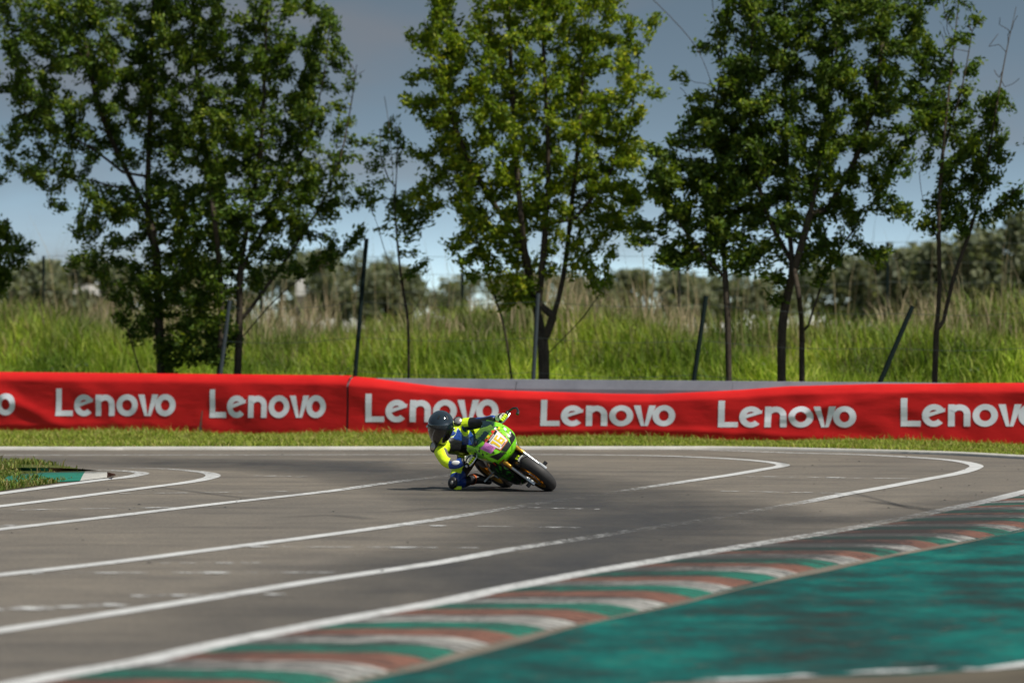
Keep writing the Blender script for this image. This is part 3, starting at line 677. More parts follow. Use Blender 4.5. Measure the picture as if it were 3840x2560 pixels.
# ------------------------------------------------------------------ leaning fence posts and wires
fence = empty('wire_fence', (0, bar_y(0)+1.6, 0)); tag(fence, 'old wire fence with leaning metal posts just behind the barrier', 'fence')
fo = Vector((0, bar_y(0)+1.6, 0)); tops = []
for (xb, yb, xt, yt, r, mt) in ((505, 868, 528, 690, .032, 'galv'), (815, 868, 842, 548, .034, 'post'), (1225, 872, 1236, 674, .032, 'galv'), (1593, 876, 1622, 680, .034, 'post'), (2016, 890, 2096, 703, .036, 'post'), (2420, 890, 2440, 690, .034, 'post')):
    d = bar_y((xb*K-1920)*60/F_PX)+1.6
    a, b = P(xb, yb, d), P(xt, yt, d+.1); dr = (b-a).normalized(); a = a-dr*(a.z+.2)/dr.z
    MB().tube([a-fo, b-fo], r, 8).build('post', M[mt], fence); tops.append((a, b))
tops.sort(key=lambda q: q[0].x)
for fr in (.95, .72, .5, .3):
    path = []
    for i in range(len(tops)-1):
        for k in range(6):
            t = k/6; p = tops[i][0].lerp(tops[i][1], fr*min(1, 2.3/(tops[i][1].z))).lerp(tops[i+1][0].lerp(tops[i+1][1], fr*min(1, 2.3/(tops[i+1][1].z))), t); p.z -= .06*math.sin(math.pi*t); path.append(p-fo)
    MB().tube(path, .004, 4).build('wire', M['wire'], fence)
bf = empty('mesh_fence', (2, bar_y(0)+19, 0)); tag(bf, 'thin dark green post fence far back among the reeds', 'fence')
bo = Vector((2, bar_y(0)+19, 0)); pt = []
for xd, yt, yb in ((1062, 590, 760), (2038, 556, 740), (2352+150, 560, 740), (1560, 588, 750), (600, 588, 750), (100, 588, 750)):
    a, b = P(xd, yb, 76), P(xd, yt, 76); a.z = .8; MB().tube([a-bo, b-bo], .03, 6).build('post', M['post'], bf); pt.append((a, b))
pt.sort(key=lambda q: q[0].x)
for fr in (1.0, .85, .7): MB().tube([a.lerp(b, fr)-bo for a, b in pt], .005, 4).build('wire', M['wire'], bf)

# ------------------------------------------------------------------ trees
def grow_tree(label, stems, ells, dy, n_attr, leaves, seed, name='broadleaf_tree', cols=None, leafsize=(.06, .115), kill=.24, infl=1.6, step=.16, bare=(), cat='tree', group='trees behind the barrier', dfix=None, droop=0.0):
    rg = np.random.default_rng(seed)
    x0 = P(stems[0][0][0], 880, 62).x; d0 = dfix or (bar_y(x0)+dy)
    base = P(stems[0][0][0], 880, d0); base.z = float(terrain(np.array([base.x]), np.array([base.y]))[0])
    pxm = F_PX/d0/K                                          # photo columns per metre
    nodes = []; par = []
    def add_chain(pts, start_near=None, zj=.10):
        p3 = []
        for i, q in enumerate(pts):
            off = q[2] if len(q) > 2 else zj*rg.normal()*i
            p3.append(P(q[0], q[1], d0+off))
        if start_near is None: p3[0].z = min(p3[0].z, base.z-.1)
        pth = catmull(p3, 4); last = None
        res = [pth[0]]
        for p in pth[1:]:
            while (p-res[-1]).length > step*1.05: res.append(res[-1]+(p-res[-1]).normalized()*step)
        for i, p in enumerate(res):
            if i == 0:
                if nodes and start_near is not None:
                    D = np.linalg.norm(np.array(nodes)-np.array(p), axis=1); last = int(np.argmin(D)); continue
                nodes.append(tuple(p)); par.append(-1); last = len(nodes)-1; continue
            nodes.append(tuple(p)); par.append(last); last = len(nodes)-1
        return last
    for i, s in enumerate(stems): add_chain(s, None if (i == 0 or s[0][1] > 855) else 1)
    SH = []
    nb0 = len(nodes)
    # attractors
    A = []
    wts = np.array([e[2]*e[3]*(e[4] if len(e) > 4 else 1) for e in ells], float); wts /= wts.sum()
    n_attr = int(n_attr*1.8); leaves = int(leaves*3.4)
    for e, cnt in zip(ells, rg.multinomial(n_attr, wts)):
        v = rg.normal(size=(cnt, 3)); v /= np.linalg.norm(v, axis=1)[:, None]; v *= rg.uniform(0, 1, (cnt, 1))**(1/3)*np.where(rg.uniform(0, 1, (cnt, 1)) < .22, rg.uniform(1, 1.28, (cnt, 1)), 1)
        c = P(e[0], e[1], d0); rx, rz = e[2]/pxm, e[3]/pxm; ry = min(rx, rz)*.85
        A.append(np.stack([c.x+v[:, 0]*rx, c.y+v[:, 1]*ry, c.z+v[:, 2]*rz], 1))
    A = np.concatenate(A); A = A[A[:, 2] > .9]
    N = np.array(nodes); Pn = list(par); alive = np.ones(len(A), bool)
    best = np.full(len(A), 1e9); bi = np.zeros(len(A), int); done = 0
    for it in range(60):
        for k0 in range(done, len(N), 512):
            D = np.linalg.norm(A[:, None]-N[None, k0:k0+512], axis=2); j = D.argmin(1); dd = D[np.arange(len(A)), j]
            u = dd < best; best[u] = dd[u]; bi[u] = j[u]+k0
        done = len(N); alive &= best > kill
        if not alive.any(): break
        new = []; npar = []
        use = alive & (best < (infl if it > 12 else 9))
        if not use.any(): use = alive
        for nd in np.unique(bi[use]):
            s = use & (bi == nd); dv = A[s]-N[nd]; dv = (dv/np.linalg.norm(dv, axis=1)[:, None]).mean(0)
            dv = dv+rg.normal(0, .12, 3)+np.array([0, 0, .10]); L = np.linalg.norm(dv)
            if L < 1e-3: continue
            new.append(N[nd]+dv/L*step); npar.append(int(nd))
        if not new: break
        N = np.concatenate([N, np.array(new)]); Pn += npar
        if len(N) > 9000: break
    # leafy shoots beyond every tip, pointing up and outwards
    has = np.zeros(len(N), bool); has[[p for p in Pn if p >= 0]] = True
    ctr = np.array([base.x, base.y])
    for i in [i for i in range(nb0, len(N)) if not has[i]]:
        d = N[i]-N[Pn[i]]; d = d/(np.linalg.norm(d)+1e-9); o = N[i, :2]-ctr; o = o/(np.linalg.norm(o)+.4)
        d = d*.6+np.array([o[0]*.55, o[1]*.55, .55])+rg.normal(0, .35, 3); d /= np.linalg.norm(d)
        last = i; p = N[i]; ext = []; 
        for k in range(int(rg.integers(1, 4))):
            p = p+(d+rg.normal(0, .2, 3))*.11; ext.append(p); Pn = list(Pn); Pn.append(last); last = len(Pn)-1
        SH.append((np.array(ext)))
        N = np.concatenate([N, np.array(ext)])
    nn = len(N); Pn = np.array(Pn); ch = [[] for _ in range(nn)]
    for i in range(nn):
        if Pn[i] >= 0: ch[Pn[i]].append(i)
    rad = np.zeros(nn)
    for i in range(nn-1, -1, -1):
        rad[i] = max(.0058, sum(rad[c]**2.1 for c in ch[i])**(1/2.1)) if ch[i] else .0058
    # children of an early stem node can have a lower index: redo in topological order
    order = []; st = [i for i in range(nn) if Pn[i] < 0]
    while st: i = st.pop(); order.append(i); st += ch[i]
    for i in reversed(order): rad[i] = max(.0058, sum(rad[c]**2.1 for c in ch[i])**(1/2.1)) if ch[i] else .0058
    root = empty(name, base); tag(root, label, cat, group)
    bv = np.array(base)
    def tubes(sel, nm):
        vs = []; fs = []
        for i in sel:
            p = Pn[i]
            if p < 0: continue
            a, b = Vector(N[p]), Vector(N[i]); t = (b-a)
            if t.length < 1e-6: continue
            ns = 8 if rad[i] > .028 else 4
            t.normalize(); u = t.orthogonal().normalized(); v = t.cross(u); k = len(vs); ra = min(rad[p], rad[i]*1.25); rb = rad[i]
            for q, r_ in ((a-t*ra*.3, ra), (b, rb)):
                for m_ in range(ns):
                    an = 2*math.pi*m_/ns; vs.append(tuple(q+(u*math.cos(an)+v*math.sin(an))*r_-base))
            fs += [(k+m_, k+(m_+1) % ns, k+ns+(m_+1) % ns, k+ns+m_) for m_ in range(ns)]
        if fs: np_mesh(nm, vs, fs, M['bark'], root, smooth=True)
    ro_ = np.zeros(nn, int)
    for i in order: ro_[i] = i if Pn[i] < 0 else ro_[Pn[i]]
    for r0 in np.unique(ro_): tubes([i for i in order if ro_[i] == r0], 'trunk')
    # leaves on the thin twigs
    tw = np.array([i for i in range(nn) if rad[i] < .0125 and Pn[i] >= 0 and (i >= nb0)])
    for b in bare:                                            # regions left nearly leafless (dead tips)
        c = P(b[0], b[1], d0); k = ((N[tw, 0]-c.x)/(b[2]/pxm))**2+((N[tw, 2]-c.z)/(b[3]/pxm))**2 < 1; k &= rg.uniform(0, 1, len(tw)) < .85; tw = tw[~k]
    pick = tw[rg.integers(0, len(tw), leaves)]
    # clump density: some twigs full, some sparse
    dens = rg.uniform(.1, 1, nn)**1.3; keep = rg.uniform(0, 1, leaves) < dens[pick]; pick = pick[keep]; m_ = len(pick)
    dirv = N[pick]-N[Pn[pick]]; dirv /= np.linalg.norm(dirv, axis=1)[:, None]+1e-9
    c = N[pick]+dirv*rg.uniform(-.14, .06, (m_, 1))+rg.normal(0, .052, (m_, 3))
    L = rg.uniform(*leafsize, m_)[:, None]; W = L*rg.uniform(.38, .55, m_)[:, None]
    ax = dirv*.9+rg.normal(0, .5, (m_, 3))+np.array([0, 0, -.05-droop]); ax /= np.linalg.norm(ax, axis=1)[:, None]
    sd = np.cross(ax, rg.normal(size=(m_, 3))+np.array([0, 0, .8])); sd /= np.linalg.norm(sd, axis=1)[:, None]+1e-9
    V = np.stack([c-ax*L*.5, c+sd*W*.5, c+ax*L*.5, c-sd*W*.5], 1).reshape(-1, 3)-bv
    Fc = np.arange(m_*4).reshape(-1, 4)
    base_c = np.array(cols or [(.060, .110, .012), (.085, .145, .014), (.115, .160, .016), (.045, .082, .012)])
    tip = rg.uniform(0, 1, nn)                                 # young yellowish shoots on some twigs
    cc = base_c[rg.integers(0, len(base_c), m_)]*rg.uniform(.7, 1.3, (m_, 1)); yl = (tip[pick] > .80)
    cc[yl] = cc[yl]*np.array([1.7, 1.45, 1.1])
    np_mesh('crown', V, Fc, M['leaf'], root, cols=np.repeat(cc, 4, 0))
    return root

grow_tree('dark leafy tree with a single dark trunk, leftmost whole tree', [[(378, 905), (366, 760), (362, 640), (350, 520), (305, 420), (255, 320), (215, 200), (190, 60)], [(345, 560), (340, 420), (345, 250), (350, 60), (355, -120)], [(366, 870), (300, 780), (280, 700)], [(300, 410), (210, 340), (110, 290), (40, 250)], [(310, 440), (230, 420), (120, 390)]],
          [(200, 130, 190, 230), (130, 330, 120, 130, .8), (250, 480, 110, 80, .9), (330, 60, 120, 260), (90, 60, 110, 170, .8), (230, 570, 70, 60, .7), (330, 300, 110, 130, .8), (300, 610, 70, 70, .7), (425, 700, 60, 110, .6), (60, 300, 60, 150, .6), (330, 500, 100, 90, 1.2), (240, 560, 100, 70, 1.2), (470, 780, 50, 80, 1.0), (360, 640, 90, 50, 1.0), (400, 600, 80, 90, 1.6), (400, 420, 70, 130, 1.2), (290, 660, 80, 55, 3), (330, 740, 60, 80, 2.5), (200, 600, 70, 45, 2.5), (420, 800, 70, 60, 2)], 3.0, 860, 33000, 1)
grow_tree('dark spreading multi-trunk tree with long bare limbs reaching right', [[(500, 905), (508, 740), (505, 620), (490, 480), (470, 330), (450, 150), (440, -60)], [(540, 905), (550, 740), (552, 620), (575, 480), (600, 330), (610, 100), (620, -100)], [(560, 730), (640, 620), (720, 500), (775, 390), (805, 250), (822, 130)], [(552, 780), (640, 680), (720, 620), (790, 590)], [(552, 620), (620, 500), (690, 360), (740, 200), (760, 40)], [(505, 640), (440, 560), (410, 480)]],
          [(540, 150, 150, 330), (640, 300, 140, 220), (600, 460, 160, 110), (480, 430, 110, 150), (440, 60, 90, 260), (700, 130, 90, 190, .8), (770, 420, 60, 130, .6), (720, 560, 70, 60, .5), (780, 210, 45, 110, .35), (490, 620, 110, 80, .9), (450, 720, 60, 100, .7), (680, 470, 100, 100), (600, 560, 120, 70, .9), (730, 590, 90, 45, .8), (790, 450, 60, 90, .8), (590, 640, 100, 45, 2), (470, 540, 90, 80, 1.4), (700, 620, 90, 35, 1.8), (500, 760, 70, 80, 2.2), (640, 560, 100, 60, 1.6), (480, 660, 110, 60, 2)], 2.7, 900, 36000, 2, bare=[(815, 170, 25, 70)])
grow_tree('slender sapling with bare tips between the two large trees', [[(938, 905), (938, 760), (928, 680), (918, 610), (908, 500), (902, 400), (895, 300), (883, 220)], [(918, 650), (885, 580), (868, 520), (850, 470)], [(905, 480), (912, 380), (914, 280)], [(938, 730), (965, 690), (990, 630)], [(900, 430), (876, 360), (872, 280)]],
          [(905, 475, 60, 60), (860, 430, 40, 80, .8), (945, 510, 55, 50, .8), (905, 350, 30, 80, 1.2), (925, 590, 45, 40, .5), (880, 300, 20, 60, .8)], 2.6, 75, 1250, 3, name='sapling_tree', kill=.2, step=.12, cols=[(.09, .15, .02), (.12, .18, .025), (.07, .12, .018)], bare=[(890, 235, 40, 40)])
grow_tree('bright green full-crowned tree in the middle behind the sag', [[(1250, 905), (1248, 800), (1235, 720), (1215, 640), (1195, 480), (1180, 280), (1170, 60), (1165, -120)], [(1190, 905), (1165, 790), (1140, 690), (1110, 600), (1080, 500)], [(1248, 790), (1290, 660), (1310, 500), (1330, 300), (1345, 60)], [(1235, 720), (1250, 560), (1260, 380), (1250, 150), (1240, -80)], [(1250, 820), (1330, 740), (1360, 700), (1392, 655)], [(1200, 560), (1110, 430), (1040, 280), (1000, 100)], [(1305, 520), (1400, 400), (1450, 260), (1470, 120)]],
          [(1140, 80, 190, 230), (1190, 280, 240, 220), (1210, 460, 210, 120), (1340, 200, 140, 230), (1000, 180, 75, 200, .8), (1400, 400, 90, 110), (1440, 130, 65, 110, .8), (1090, 560, 80, 60, .7), (1330, 580, 90, 60, .6), (1220, 610, 110, 60, .8), (1240, -60, 200, 150), (1020, 400, 80, 110, .8), (1360, 480, 120, 110), (1130, 520, 110, 70), (1180, 630, 110, 45, 2), (1310, 620, 100, 50, 1.6), (1230, 690, 70, 35, 1.5), (1080, 580, 70, 50, 1.4), (1400, 560, 60, 50, 1.0)], 3.0, 950, 44000, 4,
          cols=[(.13, .20, .012), (.18, .25, .014), (.22, .26, .016), (.09, .15, .012)])
grow_tree('thin tree with bare upper branches left of the dark double tree', [[(1676, 905), (1672, 760), (1666, 640), (1660, 540), (1652, 420), (1644, 300), (1636, 200), (1600, 110), (1550, 50), (1490, -10)], [(1640, 260), (1655, 150), (1640, 40), (1630, -60)], [(1668, 640), (1610, 580), (1540, 480), (1500, 380)], [(1655, 470), (1600, 400), (1570, 300)], [(1650, 180), (1690, 90), (1700, -20)]],
          [(1570, 420, 95, 120, .8), (1660, 330, 95, 130, .9), (1560, 540, 80, 60, .7), (1630, 500, 80, 80, .8), (1520, 590, 60, 40, .5), (1700, 430, 80, 120, .9), (1600, 250, 50, 70, .5), (1540, 430, 80, 110, .6), (1610, 580, 120, 55, 1.6), (1500, 560, 50, 60, .5), (1690, 130, 50, 120, .35)], 2.7, 420, 14500, 5, bare=[(1590, 90, 130, 130)])
grow_tree('tall dark double-trunk tree with dense crown on the right', [[(1840, 905), (1842, 780), (1835, 680), (1815, 560), (1808, 400), (1805, 200), (1800, 0), (1795, -140)], [(1798, 905), (1795, 780), (1808, 680), (1830, 600), (1870, 450), (1900, 250), (1920, 20)], [(1850, 770), (1885, 660), (1930, 570), (1990, 490), (2050, 400)], [(1830, 620), (1765, 500), (1730, 360), (1720, 200), (1730, 40)], [(1890, 500), (1980, 330), (2020, 150), (2040, -30)]],
          [(1800, 100, 150, 260), (1900, 200, 150, 280), (1990, 60, 140, 230), (2010, 320, 100, 150, .8), (1760, 400, 110, 140, .8), (1890, 440, 120, 90, .7), (1720, 150, 60, 150, .6), (2060, 430, 60, 70, .5), (1800, 560, 90, 50, .5), (1720, 520, 90, 80, .8), (1930, 540, 80, 50, .5), (1800, 500, 120, 90, .9), (1900, 350, 170, 160), (1680, 250, 60, 150, .5), (1740, 600, 100, 45, 1.8), (1860, 600, 80, 45, 1.6), (2020, 500, 80, 50, 1.2), (1960, 590, 70, 35, 1.0), (1790, 660, 60, 35, 1.0)], 3.1, 820, 33000, 6)
grow_tree('slim forked tree with thin bare tips right of the leaning post', [[(2143, 905), (2150, 780), (2158, 660), (2156, 540), (2160, 420), (2170, 300), (2185, 160), (2200, 20), (2210, -90)], [(2162, 760), (2190, 640), (2225, 540), (2255, 430), (2280, 300), (2305, 150), (2335, 10)], [(2240, 500), (2300, 470), (2345, 420)], [(2170, 330), (2210, 200), (2235, 60)], [(2158, 560), (2120, 460), (2110, 380)]],
          [(2160, 320, 60, 140, .8), (2250, 340, 70, 130, .8), (2150, 500, 55, 70, .6), (2310, 460, 50, 60, .7), (2190, 180, 60, 110, .6), (2270, 200, 40, 100, .4), (2130, 200, 50, 120, .7), (2230, 500, 50, 60, .5), (2220, 60, 70, 120, .4), (2310, 150, 40, 120, .3)], 2.8, 330, 7500, 7, bare=[(2210, 40, 80, 90), (2320, 90, 60, 130)])
grow_tree('tree cut off by the left photo edge, drooping dark branch showing', [[(-75, 905), (-70, 740), (-60, 560), (-50, 350), (-60, 100)], [(-66, 700), (-10, 700), (12, 640), (25, 580)], [(-60, 500), (-10, 560), (35, 580)]],
          [(-10, 590, 75, 75), (-90, 400, 70, 200, .6), (-110, 150, 80, 200, .5), (30, 590, 40, 50)], 2.6, 300, 11000, 8)
grow_tree('tree beyond the right photo edge, only leaf tips showing', [[(2490, 905), (2480, 700), (2470, 480), (2475, 250), (2490, 0)], [(2472, 500), (2420, 420), (2375, 360)]],
          [(2470, 250, 90, 260), (2400, 340, 55, 90), (2500, 480, 90, 120)], 2.8, 260, 9000, 9)
# far bushes and trees beyond the reeds
rf = random.Random(3)
FARL = ['pale far bushy tree beyond the reeds at the left photo edge', 'far bush behind the leftmost whole tree', 'hazy far tree beyond the long bare limbs', 'hazy far tree just left of the tall leaning post', 'small far bush right of the tall leaning post', 'low far bush behind the middle tree',
        'far bush behind the thin tree', 'far bush left of the dark double trunk', 'far tree right of the dark double trunk', 'far tree seen behind the leaning post', 'tall far tree seen left of the slim forked tree', 'far tree seen right of the slim forked tree', 'far tree at the right photo edge']
for i, (xd, yt, wd, d) in enumerate([(60, 612, 110, 130), (180, 600, 90, 120), (640, 578, 130, 170), (780, 575, 80, 160), (880, 615, 50, 140), (1200, 630, 120, 150), (1480, 622, 90, 140), (1700, 630, 90, 150), (1960, 590, 70, 130), (2060, 575, 60, 120), (2110, 560, 60, 125), (2260, 540, 90, 115), (2360, 490, 90, 110)]):
    zt = P(xd, yt, d).z; pxm = F_PX/d/K; base = Vector((P(xd, 700, d).x, d, float(terrain(np.array([0.0]), np.array([d]))[0])))
    root = empty('distant_tree', base); tag(root, FARL[i], 'tree', 'far trees beyond the reeds')
    H_ = zt-base.z; Wm = wd/pxm
    MB().tube([(0, 0, -.2), (.1, 0, H_*.4), (0, .1, H_*.8)], [.16, .1, .03], 6).build('trunk', M['bark'], root)
    m_ = 5200; rg = np.random.default_rng(100+i); cl = rg.normal(0, 1, (44, 3)); cl /= np.maximum(1, np.linalg.norm(cl, axis=1))[:, None]
    c = cl[rg.integers(0, 44, m_)]*np.array([Wm*1.7, Wm*.8, H_*.34])+rg.normal(0, 1, (m_, 3))*np.array([Wm*.13, Wm*.13, H_*.08])+np.array([0, 0, H_*.58]); c[:, 2] = np.clip(c[:, 2], .1, H_)
    L = rg.uniform(.16, .34, (m_, 1)); ax = rg.normal(size=(m_, 3)); ax /= np.linalg.norm(ax, axis=1)[:, None]; sd = np.cross(ax, rg.normal(size=(m_, 3))); sd /= np.linalg.norm(sd, axis=1)[:, None]
    V = np.stack([c-ax*L*.5, c+sd*L*.3, c+ax*L*.5, c-sd*L*.3], 1).reshape(-1, 3)
    cc = np.array([(.17, .19, .11), (.15, .17, .11), (.20, .21, .12)])[rg.integers(0, 3, m_)]  # distance haze put into the leaf colour as pale grey-green
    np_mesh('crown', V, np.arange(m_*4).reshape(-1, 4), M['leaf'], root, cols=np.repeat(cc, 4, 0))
# small white hut and pale pillar seen through the reeds
def hut(label, xd, yt, yb, wpx, d, col, cat):
    b = P(xd, yb, d); t = P(xd, yt, d); w = wpx*K*d/F_PX; h = t.z-b.z; gz = float(terrain(np.array([b.x]), np.array([d]))[0]); b.z = gz
    root = empty('shed', b); tag(root, label, cat); H_ = t.z-gz
    MB().box((0, 0, H_*.36), (w, w*.8, H_*.72)).build('wall', col, root, smooth=False)
    mb = MB(); x_, y_ = w*.55, w*.46
    mb.add([(-x_, -y_, H_*.722), (x_, -y_, H_*.722), (x_, y_, H_*.722), (-x_, y_, H_*.722), (-x_*.8, 0, H_), (x_*.8, 0, H_)], [(0, 1, 5, 4), (2, 3, 4, 5), (1, 2, 5), (3, 0, 4), (3, 2, 1, 0)])
    mb.build('roof', M['edge'], root, smooth=False); MB().box((0, -w*.41, H_*.25), (w*.25, .06, H_*.5)).build('door', M['galv'], root, smooth=False)
hut('small white shed glimpsed through the reeds at the far left', 72, 634, 664, 30, 120, M['edge'], 'shed')
hut('pale narrow hut glimpsed through the reeds under the bare limbs', 690, 640, 690, 20, 115, M['tan'], 'shed')
hut('grey shed glimpsed through the reeds left of the single trunk', 205, 650, 690, 70, 125, M['concrete'], 'shed')

# ------------------------------------------------------------------ motorcycle
LEAN, YAW = R(50), R(23.6)
ZS = 2352/580.0
def zoom_px(zx, zy): return (1560+zx/ZS)/K, (1500+zy/ZS)/K          # detail-view point -> photo point
CON = G(*zoom_px(2020, 1388)); D0 = CON.y
def Z3(zx, zy, dd): return P(*zoom_px(zx, zy), D0+dd)
hv = Vector((math.sin(YAW), -math.cos(YAW), 0)); l0 = Vector((math.cos(YAW), math.sin(YAW), 0)); Zv = Vector((0, 0, 1))
uv = Zv*math.cos(LEAN)-l0*math.sin(LEAN); lv = l0*math.cos(LEAN)+Zv*math.sin(LEAN)
RT = .056
org = CON+Zv*(RT+.004)-uv*RT
BM = Matrix(((hv.x, lv.x, uv.x, org.x), (hv.y, lv.y, uv.y, org.y), (hv.z, lv.z, uv.z, org.z), (0, 0, 0, 1)))
bike = bpy.data.objects.new('motorcycle', None); bike.empty_display_size = .1; link(bike); bike.matrix_world = BM
tag(bike, 'small lime green racing motorcycle leaned over in the bend, carrying number 16', 'motorcycle')
def B(zx, zy, x):
    """detail-view point at bike station x -> bike coordinates"""
    a = Vector((0, 0, CAM_H)); b = P(*zoom_px(zx, zy), 10.0); inv = BM.inverted(); a, b = inv @ a, inv @ b
    t = (x-a.x)/(b.x-a.x); return a+(b-a)*t
WB = 1.09
def wheel(cx, rt, wdt, name_wheel, disc_side):
    Ro = .25; Rs = Ro-rt
    w = MB()                                                  # rim: hoop, hub and five twin spokes
    w.lathe((cx, 0, Ro), [(.155, -.045), (.165, -.05), (.165, -.038), (.140, -.03), (.140, .03), (.165, .038), (.165, .05), (.155, .045), (.132, .02), (.132, -.02)], 48)
    w.lathe((cx, 0, Ro), [(.0, -.06), (.032, -.06), (.032, .06), (.0, .06)], 20, closed=False)
    for k in range(6):
        an = 2*math.pi*k/6+.3; ca, sa = math.cos(an), math.sin(an)
        for o in (-.012, .012):
            w.tube([(cx+.02*ca-o*sa, 0, Ro+.02*sa+o*ca), (cx+.09*ca-o*1.6*sa, 0, Ro+.09*sa+o*1.6*ca), (cx+.14*ca-o*2.4*sa, 0, Ro+.14*sa+o*2.4*ca)], [.013, .010, .011], 6)
    wo = w.build('wheel', M['gold'], bike)
    prof = [(Rs+rt*math.cos(2*math.pi*k/20)*1.0 if math.cos(2*math.pi*k/20) > -.55 else Rs-rt*.55, wdt*math.sin(2*math.pi*k/20)) for k in range(20)]
    MB().lathe((cx, 0, Ro), prof, 64).build('tyre', M['tyre'], wo)
    for sgn in disc_side:
        MB().lathe((cx, sgn*.058, Ro), [(.078, -.002), (.112, -.002), (.112, .002), (.078, .002)], 40).build('brake_disc', M['steel'], wo)
    return wo
wheel(0, RT, .060, 'front', (-1, 1)); wheel(-WB, .058, .066, 'rear', (1,))
# fork: slanted legs with gold uppers, grey sliders and alloy axle clamps
fd = Vector((-.40, 0, .917)).normalized()
for s in (-1, 1):
    a = Vector((.02, s*.100, .25))
    leg = MB().tube([a, a+fd*.33], .017, 12).build('fork_leg', M['silver'], bike)
    MB().tube([a+fd*.24, a+fd*.30, a+fd*.31, a+fd*.62], [.020, .020, .025, .025], 14).build('upper_tube', M['gold'], leg)
    MB().tube([a+fd*.40, a+fd*.46], .030, 14).build('fork_clamp', M['black'], leg)
    MB().box(a+Vector((.0, 0, .0)), (.055, .034, .10), Matrix.Rotation(-.41, 3, 'Y'), .006).build('axle_clamp', M['silver'], leg)
    MB().tube([a+Vector((0, s*.012, -.005)), a+Vector((0, s*.062, -.005))], [.020, .022], 12).build('axle_bobbin', M['black'], leg)
    MB().box(a+fd*.12+Vector((-.035, -s*.028, 0)), (.045, .03, .07), Matrix.Rotation(-.41, 3, 'Y'), .005).build('brake_caliper', M['black'], leg)
# mudguard over the front tyre
mb = MB(); vs = []; nu, nv = 18, 8
for i in range(nu+1):
    an = R(72+88*i/nu)
    for j in range(nv+1):
        ph = R(-78+156*j/nv); r = .25-RT+(RT+.014)*math.cos(ph)
        vs.append((r*math.cos(an), (.066+.006)*math.sin(ph), .25+r*math.sin(an)))
mg = mb.add(vs, [(i*(nv+1)+j, i*(nv+1)+j+1, (i+1)*(nv+1)+j+1, (i+1)*(nv+1)+j) for i in range(nu) for j in range(nv)]).build('front_mudguard', M['black'], bike)
mg_solid = mg.modifiers.new('thick', 'SOLIDIFY'); mg_solid.thickness = .004
def on_guard(a, y): ph = math.asin(max(-1, min(1, y/.072))); r = .25-RT+(RT+.021)*math.cos(ph); return (r*math.cos(R(a)), y, .25+r*math.sin(R(a)))
em = [(84, -.030), (90, -.034), (95, -.024), (92, -.012), (88, -.004), (86, .006), (88, .018), (94, .024), (98, .018)]
MB().tube([on_guard(a, y*.8+.004) for a, y in em], .006, 6).build('emblem', M['hivis'], mg)
for k in range(8): MB().box(on_guard(77+.4*math.sin(k), -.034+k*.0098), (.012, .006, .012), Matrix.Rotation(R(30), 3, 'Y')).build('emblem_letter', M['white'], mg, smooth=False)

# nose fairing: a shell over (y, height)
HX = [.56, .60, .66, .71, .77, .84, .90, .97, 1.0]; XX = [-.06, -.02, .015, .015, -.015, -.065, -.125, -.21, -.25]; WW = [.13, .165, .19, .20, .20, .19, .165, .11, .06]
def S(y, h, off=0.0):
    x0 = float(np.interp(h, HX, XX)); W = float(np.interp(h, HX, WW)); u = abs(y)/W
    x = x0-.055*u**2-.12*max(0, u-.55)**2*2.2
    return Vector((x+off, y*(1+off*.6), h+off*.35))
def shell(h0, h1, nh, side, umax=1.0, nu=26):
    vs = []
    for i in range(nh+1):
        h = h0+(h1-h0)*i/nh; W = float(np.interp(h, HX, WW))
        for j in range(-nu, nu+1):
            u = umax*j/nu; sg = 1 if u >= 0 else -1
            if abs(u) <= 1: p = S(u*W, h)
            else:
                e = S(sg*W, h); k = (abs(u)-1)*side(h); p = e+Vector((-k, -sg*.05*k*k, .12*k))
            vs.append(p)
    m = 2*nu+1
    return MB().add(vs, [(i*m+j, i*m+j+1, (i+1)*m+j+1, (i+1)*m+j) for i in range(nh) for j in range(m-1)])
fairing = shell(.56, .885, 14, lambda h: float(np.interp(h, [.56, .62, .72, .8, .885], [.15, .32, .42, .36, .18])), 1.9, 40).build('nose_fairing', M['green'], bike)
md = fairing.modifiers.new('thick', 'SOLIDIFY'); md.thickness = .006; md.offset = -1
scr = shell(.875, .965, 8, lambda h: .05, 1.0, 20).build('windscreen', M['screen'], bike)
md = scr.modifiers.new('thick', 'SOLIDIFY'); md.thickness = .003
def patch(name, poly, mat, parent, off=.006, n=8, mats=None):
    """polygon in (y, height) laid on the shell; quads (4 points) are gridded"""
    a, b, c, d = poly; vs = []
    L = lambda p, q, t: (p[0]+(q[0]-p[0])*t, p[1]+(q[1]-p[1])*t)
    for i in range(n+1):
        for j in range(n+1):
            y, h = L(L(a, b, i/n), L(d, c, i/n), j/n); vs.append(S(y, h, off))
    return MB().add(vs, [(i*(n+1)+j, (i+1)*(n+1)+j, (i+1)*(n+1)+j+1, i*(n+1)+j+1) for i in range(n) for j in range(n)]).build(name, mat, parent)
plate = patch('number_plate', [(-.062, .722), (.062, .722), (.090, .855), (-.090, .855)], M['white'], fairing)
patch('plate_border', [(-.070, .714), (.070, .714), (.098, .865), (-.098, .865)], M['orange'], fairing, .004)
patch('sponsor_strip', [(-.078, .838), (.080, .838), (.082, .856), (-.082, .856)], M['black'], plate, .008)
for k in range(7): patch('strip_letter', [(-.05+k*.012, .842), (-.043+k*.012, .842), (-.043+k*.012, .853), (-.05+k*.012, .853)], M['white'], plate, .010, 2)
